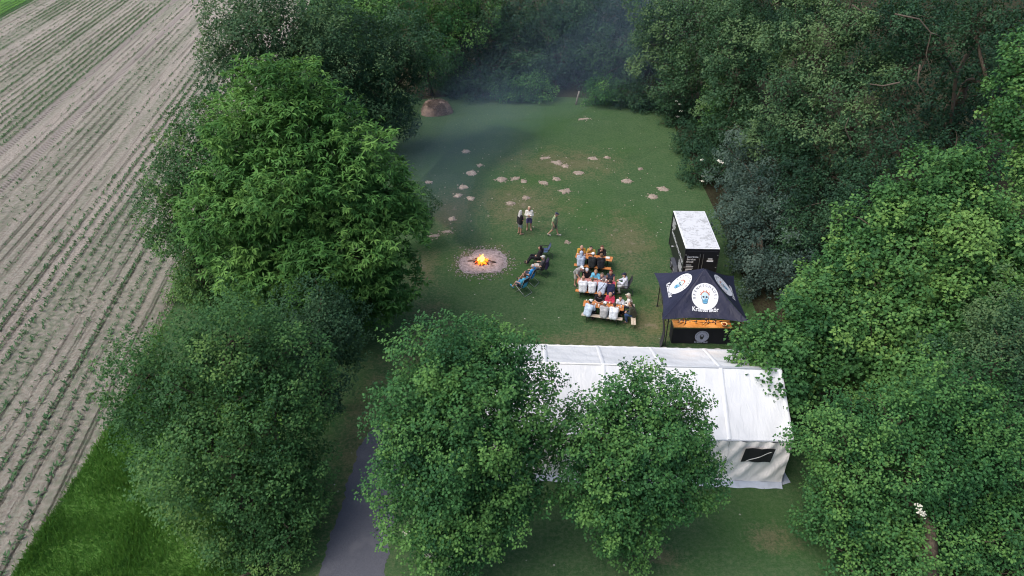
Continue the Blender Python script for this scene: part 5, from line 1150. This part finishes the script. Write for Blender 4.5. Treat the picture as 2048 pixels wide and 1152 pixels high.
for px, py, w, lb in holes:
    p = at(px, py); r = w * p.y / F / 2
    for k in range(9): a = rs_.uniform(0, 6.28); q = r * rs_.uniform(.9, 1.7); s_ = rs_.uniform(.03, .10); sc_.box((p.x + q * math.cos(a), p.y + q * math.sin(a), .012), (s_, s_ * rs_.uniform(.6, 1.5), .04), rs_.uniform(0, 3))
for k in range(120):
    px, py = rs_.uniform(850, 1330), rs_.uniform(290, 480); p = at(px, py); s_ = rs_.uniform(.03, .10); sc_.box((p.x, p.y, .01), (s_, s_ * rs_.uniform(.5, 1.2), .03), rs_.uniform(0, 3))
tag(sc_.build('soil_crumbs', MOLE, None), 'crumbs of dry soil strewn over the lawn between the molehills', 'soil', kind='stuff')
hp = at(872, 231); HAYM = plain('hay', (.215, .15, .115), .95, var=.45, scale=5, bump=1.0)
hb = blob_disc((0, 0), 1.45, .95, 77, 14, 56, .26, 1.15, .55, 4.5).build('hay_heap', HAYM, None, True); hb.location = (hp.x, hp.y + .9, 0); tag(hb, 'heap of brown hay at the far left corner of the lawn', 'hay')
rs2 = np.random.RandomState(4); N = 3600; a = rs2.uniform(0, 6.28, N); t = np.sqrt(rs2.rand(N)); q = np.stack([1.38 * t * np.cos(a), 1.18 * t * np.sin(a), 1.0 * (1 - t ** 4.5) + .02], 1)
ax = unit(rs2.normal(0, 1, (N, 3)) * np.array([1, 1, .5])); me = leaves_mesh('straw', q - ax * .12, ax, unit(q + np.array([0, 0, .4]) + rs2.normal(0, .2, (N, 3))), rs2.uniform(.2, .42, N), np.full(N, .03), rs2.rand(N))
so = link('straw', me, leaf_mat('straw', (.11, .07, .05), (.24, .165, .13), (.38, .29, .24), .1), hb); so['kind'] = 'stuff'
pp_ = at(1152, 209); po = MB().tube([(0, 0, -.05), (.10, .02, .6), (.24, .04, 1.25)], [.09, .085, .075], 9).build('wooden_post', wood('weathered_post', (.20, .17, .15), (.34, .30, .27), .9, (20, 20, 3)), None, True); po.location = pp_; tag(po, 'slanting pale wooden post at the back edge of the lawn', 'post')

# ------------------------------------------------------------------ smoke drifting from the fire over the lawn to the trees
def smoke_material(d):
    m = bpy.data.materials.new('smoke'); m.use_nodes = True; n = m.node_tree.nodes; n.remove(n['Principled BSDF'])
    v = n.new('ShaderNodeVolumePrincipled'); v.inputs['Color'].default_value = (.52, .71, 1.0, 1); v.inputs['Density'].default_value = d; v.inputs['Anisotropy'].default_value = .0
    m.node_tree.links.new(v.outputs[0], n['Material Output'].inputs['Volume']); return m
smoke = empty('smoke', (fire_p.x, fire_p.y, 0)); tag(smoke, 'thin blue smoke drifting from the fire towards the trees at the back', 'smoke', kind='stuff')
SP = [((964, 500), 37.8, .3), ((930, 455), 40, 1.0), ((890, 400), 44, 1.9), ((905, 330), 49, 2.8), ((960, 265), 55, 3.3), ((1040, 210), 60, 3.6), ((1130, 160), 64, 4.2), ((1210, 110), 68, 5.0), ((1270, 60), 72, 5.5)]
for k, (grow, dens) in enumerate(((2.0, .0015), (1.4, .0024), (.75, .0060), (1.0, .0046))):
    pts = []
    for i, ((px, py), Y, r) in enumerate(SP): c, _ = atY(px, py, Y); c = np.array(c) - np.array([fire_p.x, fire_p.y, 0]); c[2] = max(c[2], .4); pts.append((c, r))
    prims = []
    for (a, ra), (b, rb2) in zip(pts, pts[1:]): prims.append((a, b, ra * grow, rb2 * grow))
    if k == 3: prims = [(a * np.array([1, 1, .8]), b * np.array([1, 1, .8]), ra * 1.5 + .1, rb2 * 1.5) for (a, ra), (b, rb2) in zip(pts[:4], pts[1:5])]
    v, f = sdf_mesh(prims, .8 if k < 3 else .4, .5 if k < 3 else .3); v = v + ((vnoise(v * .35 + k * 5) - .5) * 1.6 * np.clip(v[:, 1] / 12, .05, 1))[:, None] * np.array([1, .4, 1])
    v[:, 2] = np.maximum(v[:, 2], .03)
    o = link('plume', mesh_np('plume', v, f), smoke_material(dens), smoke, True); o['kind'] = 'stuff'
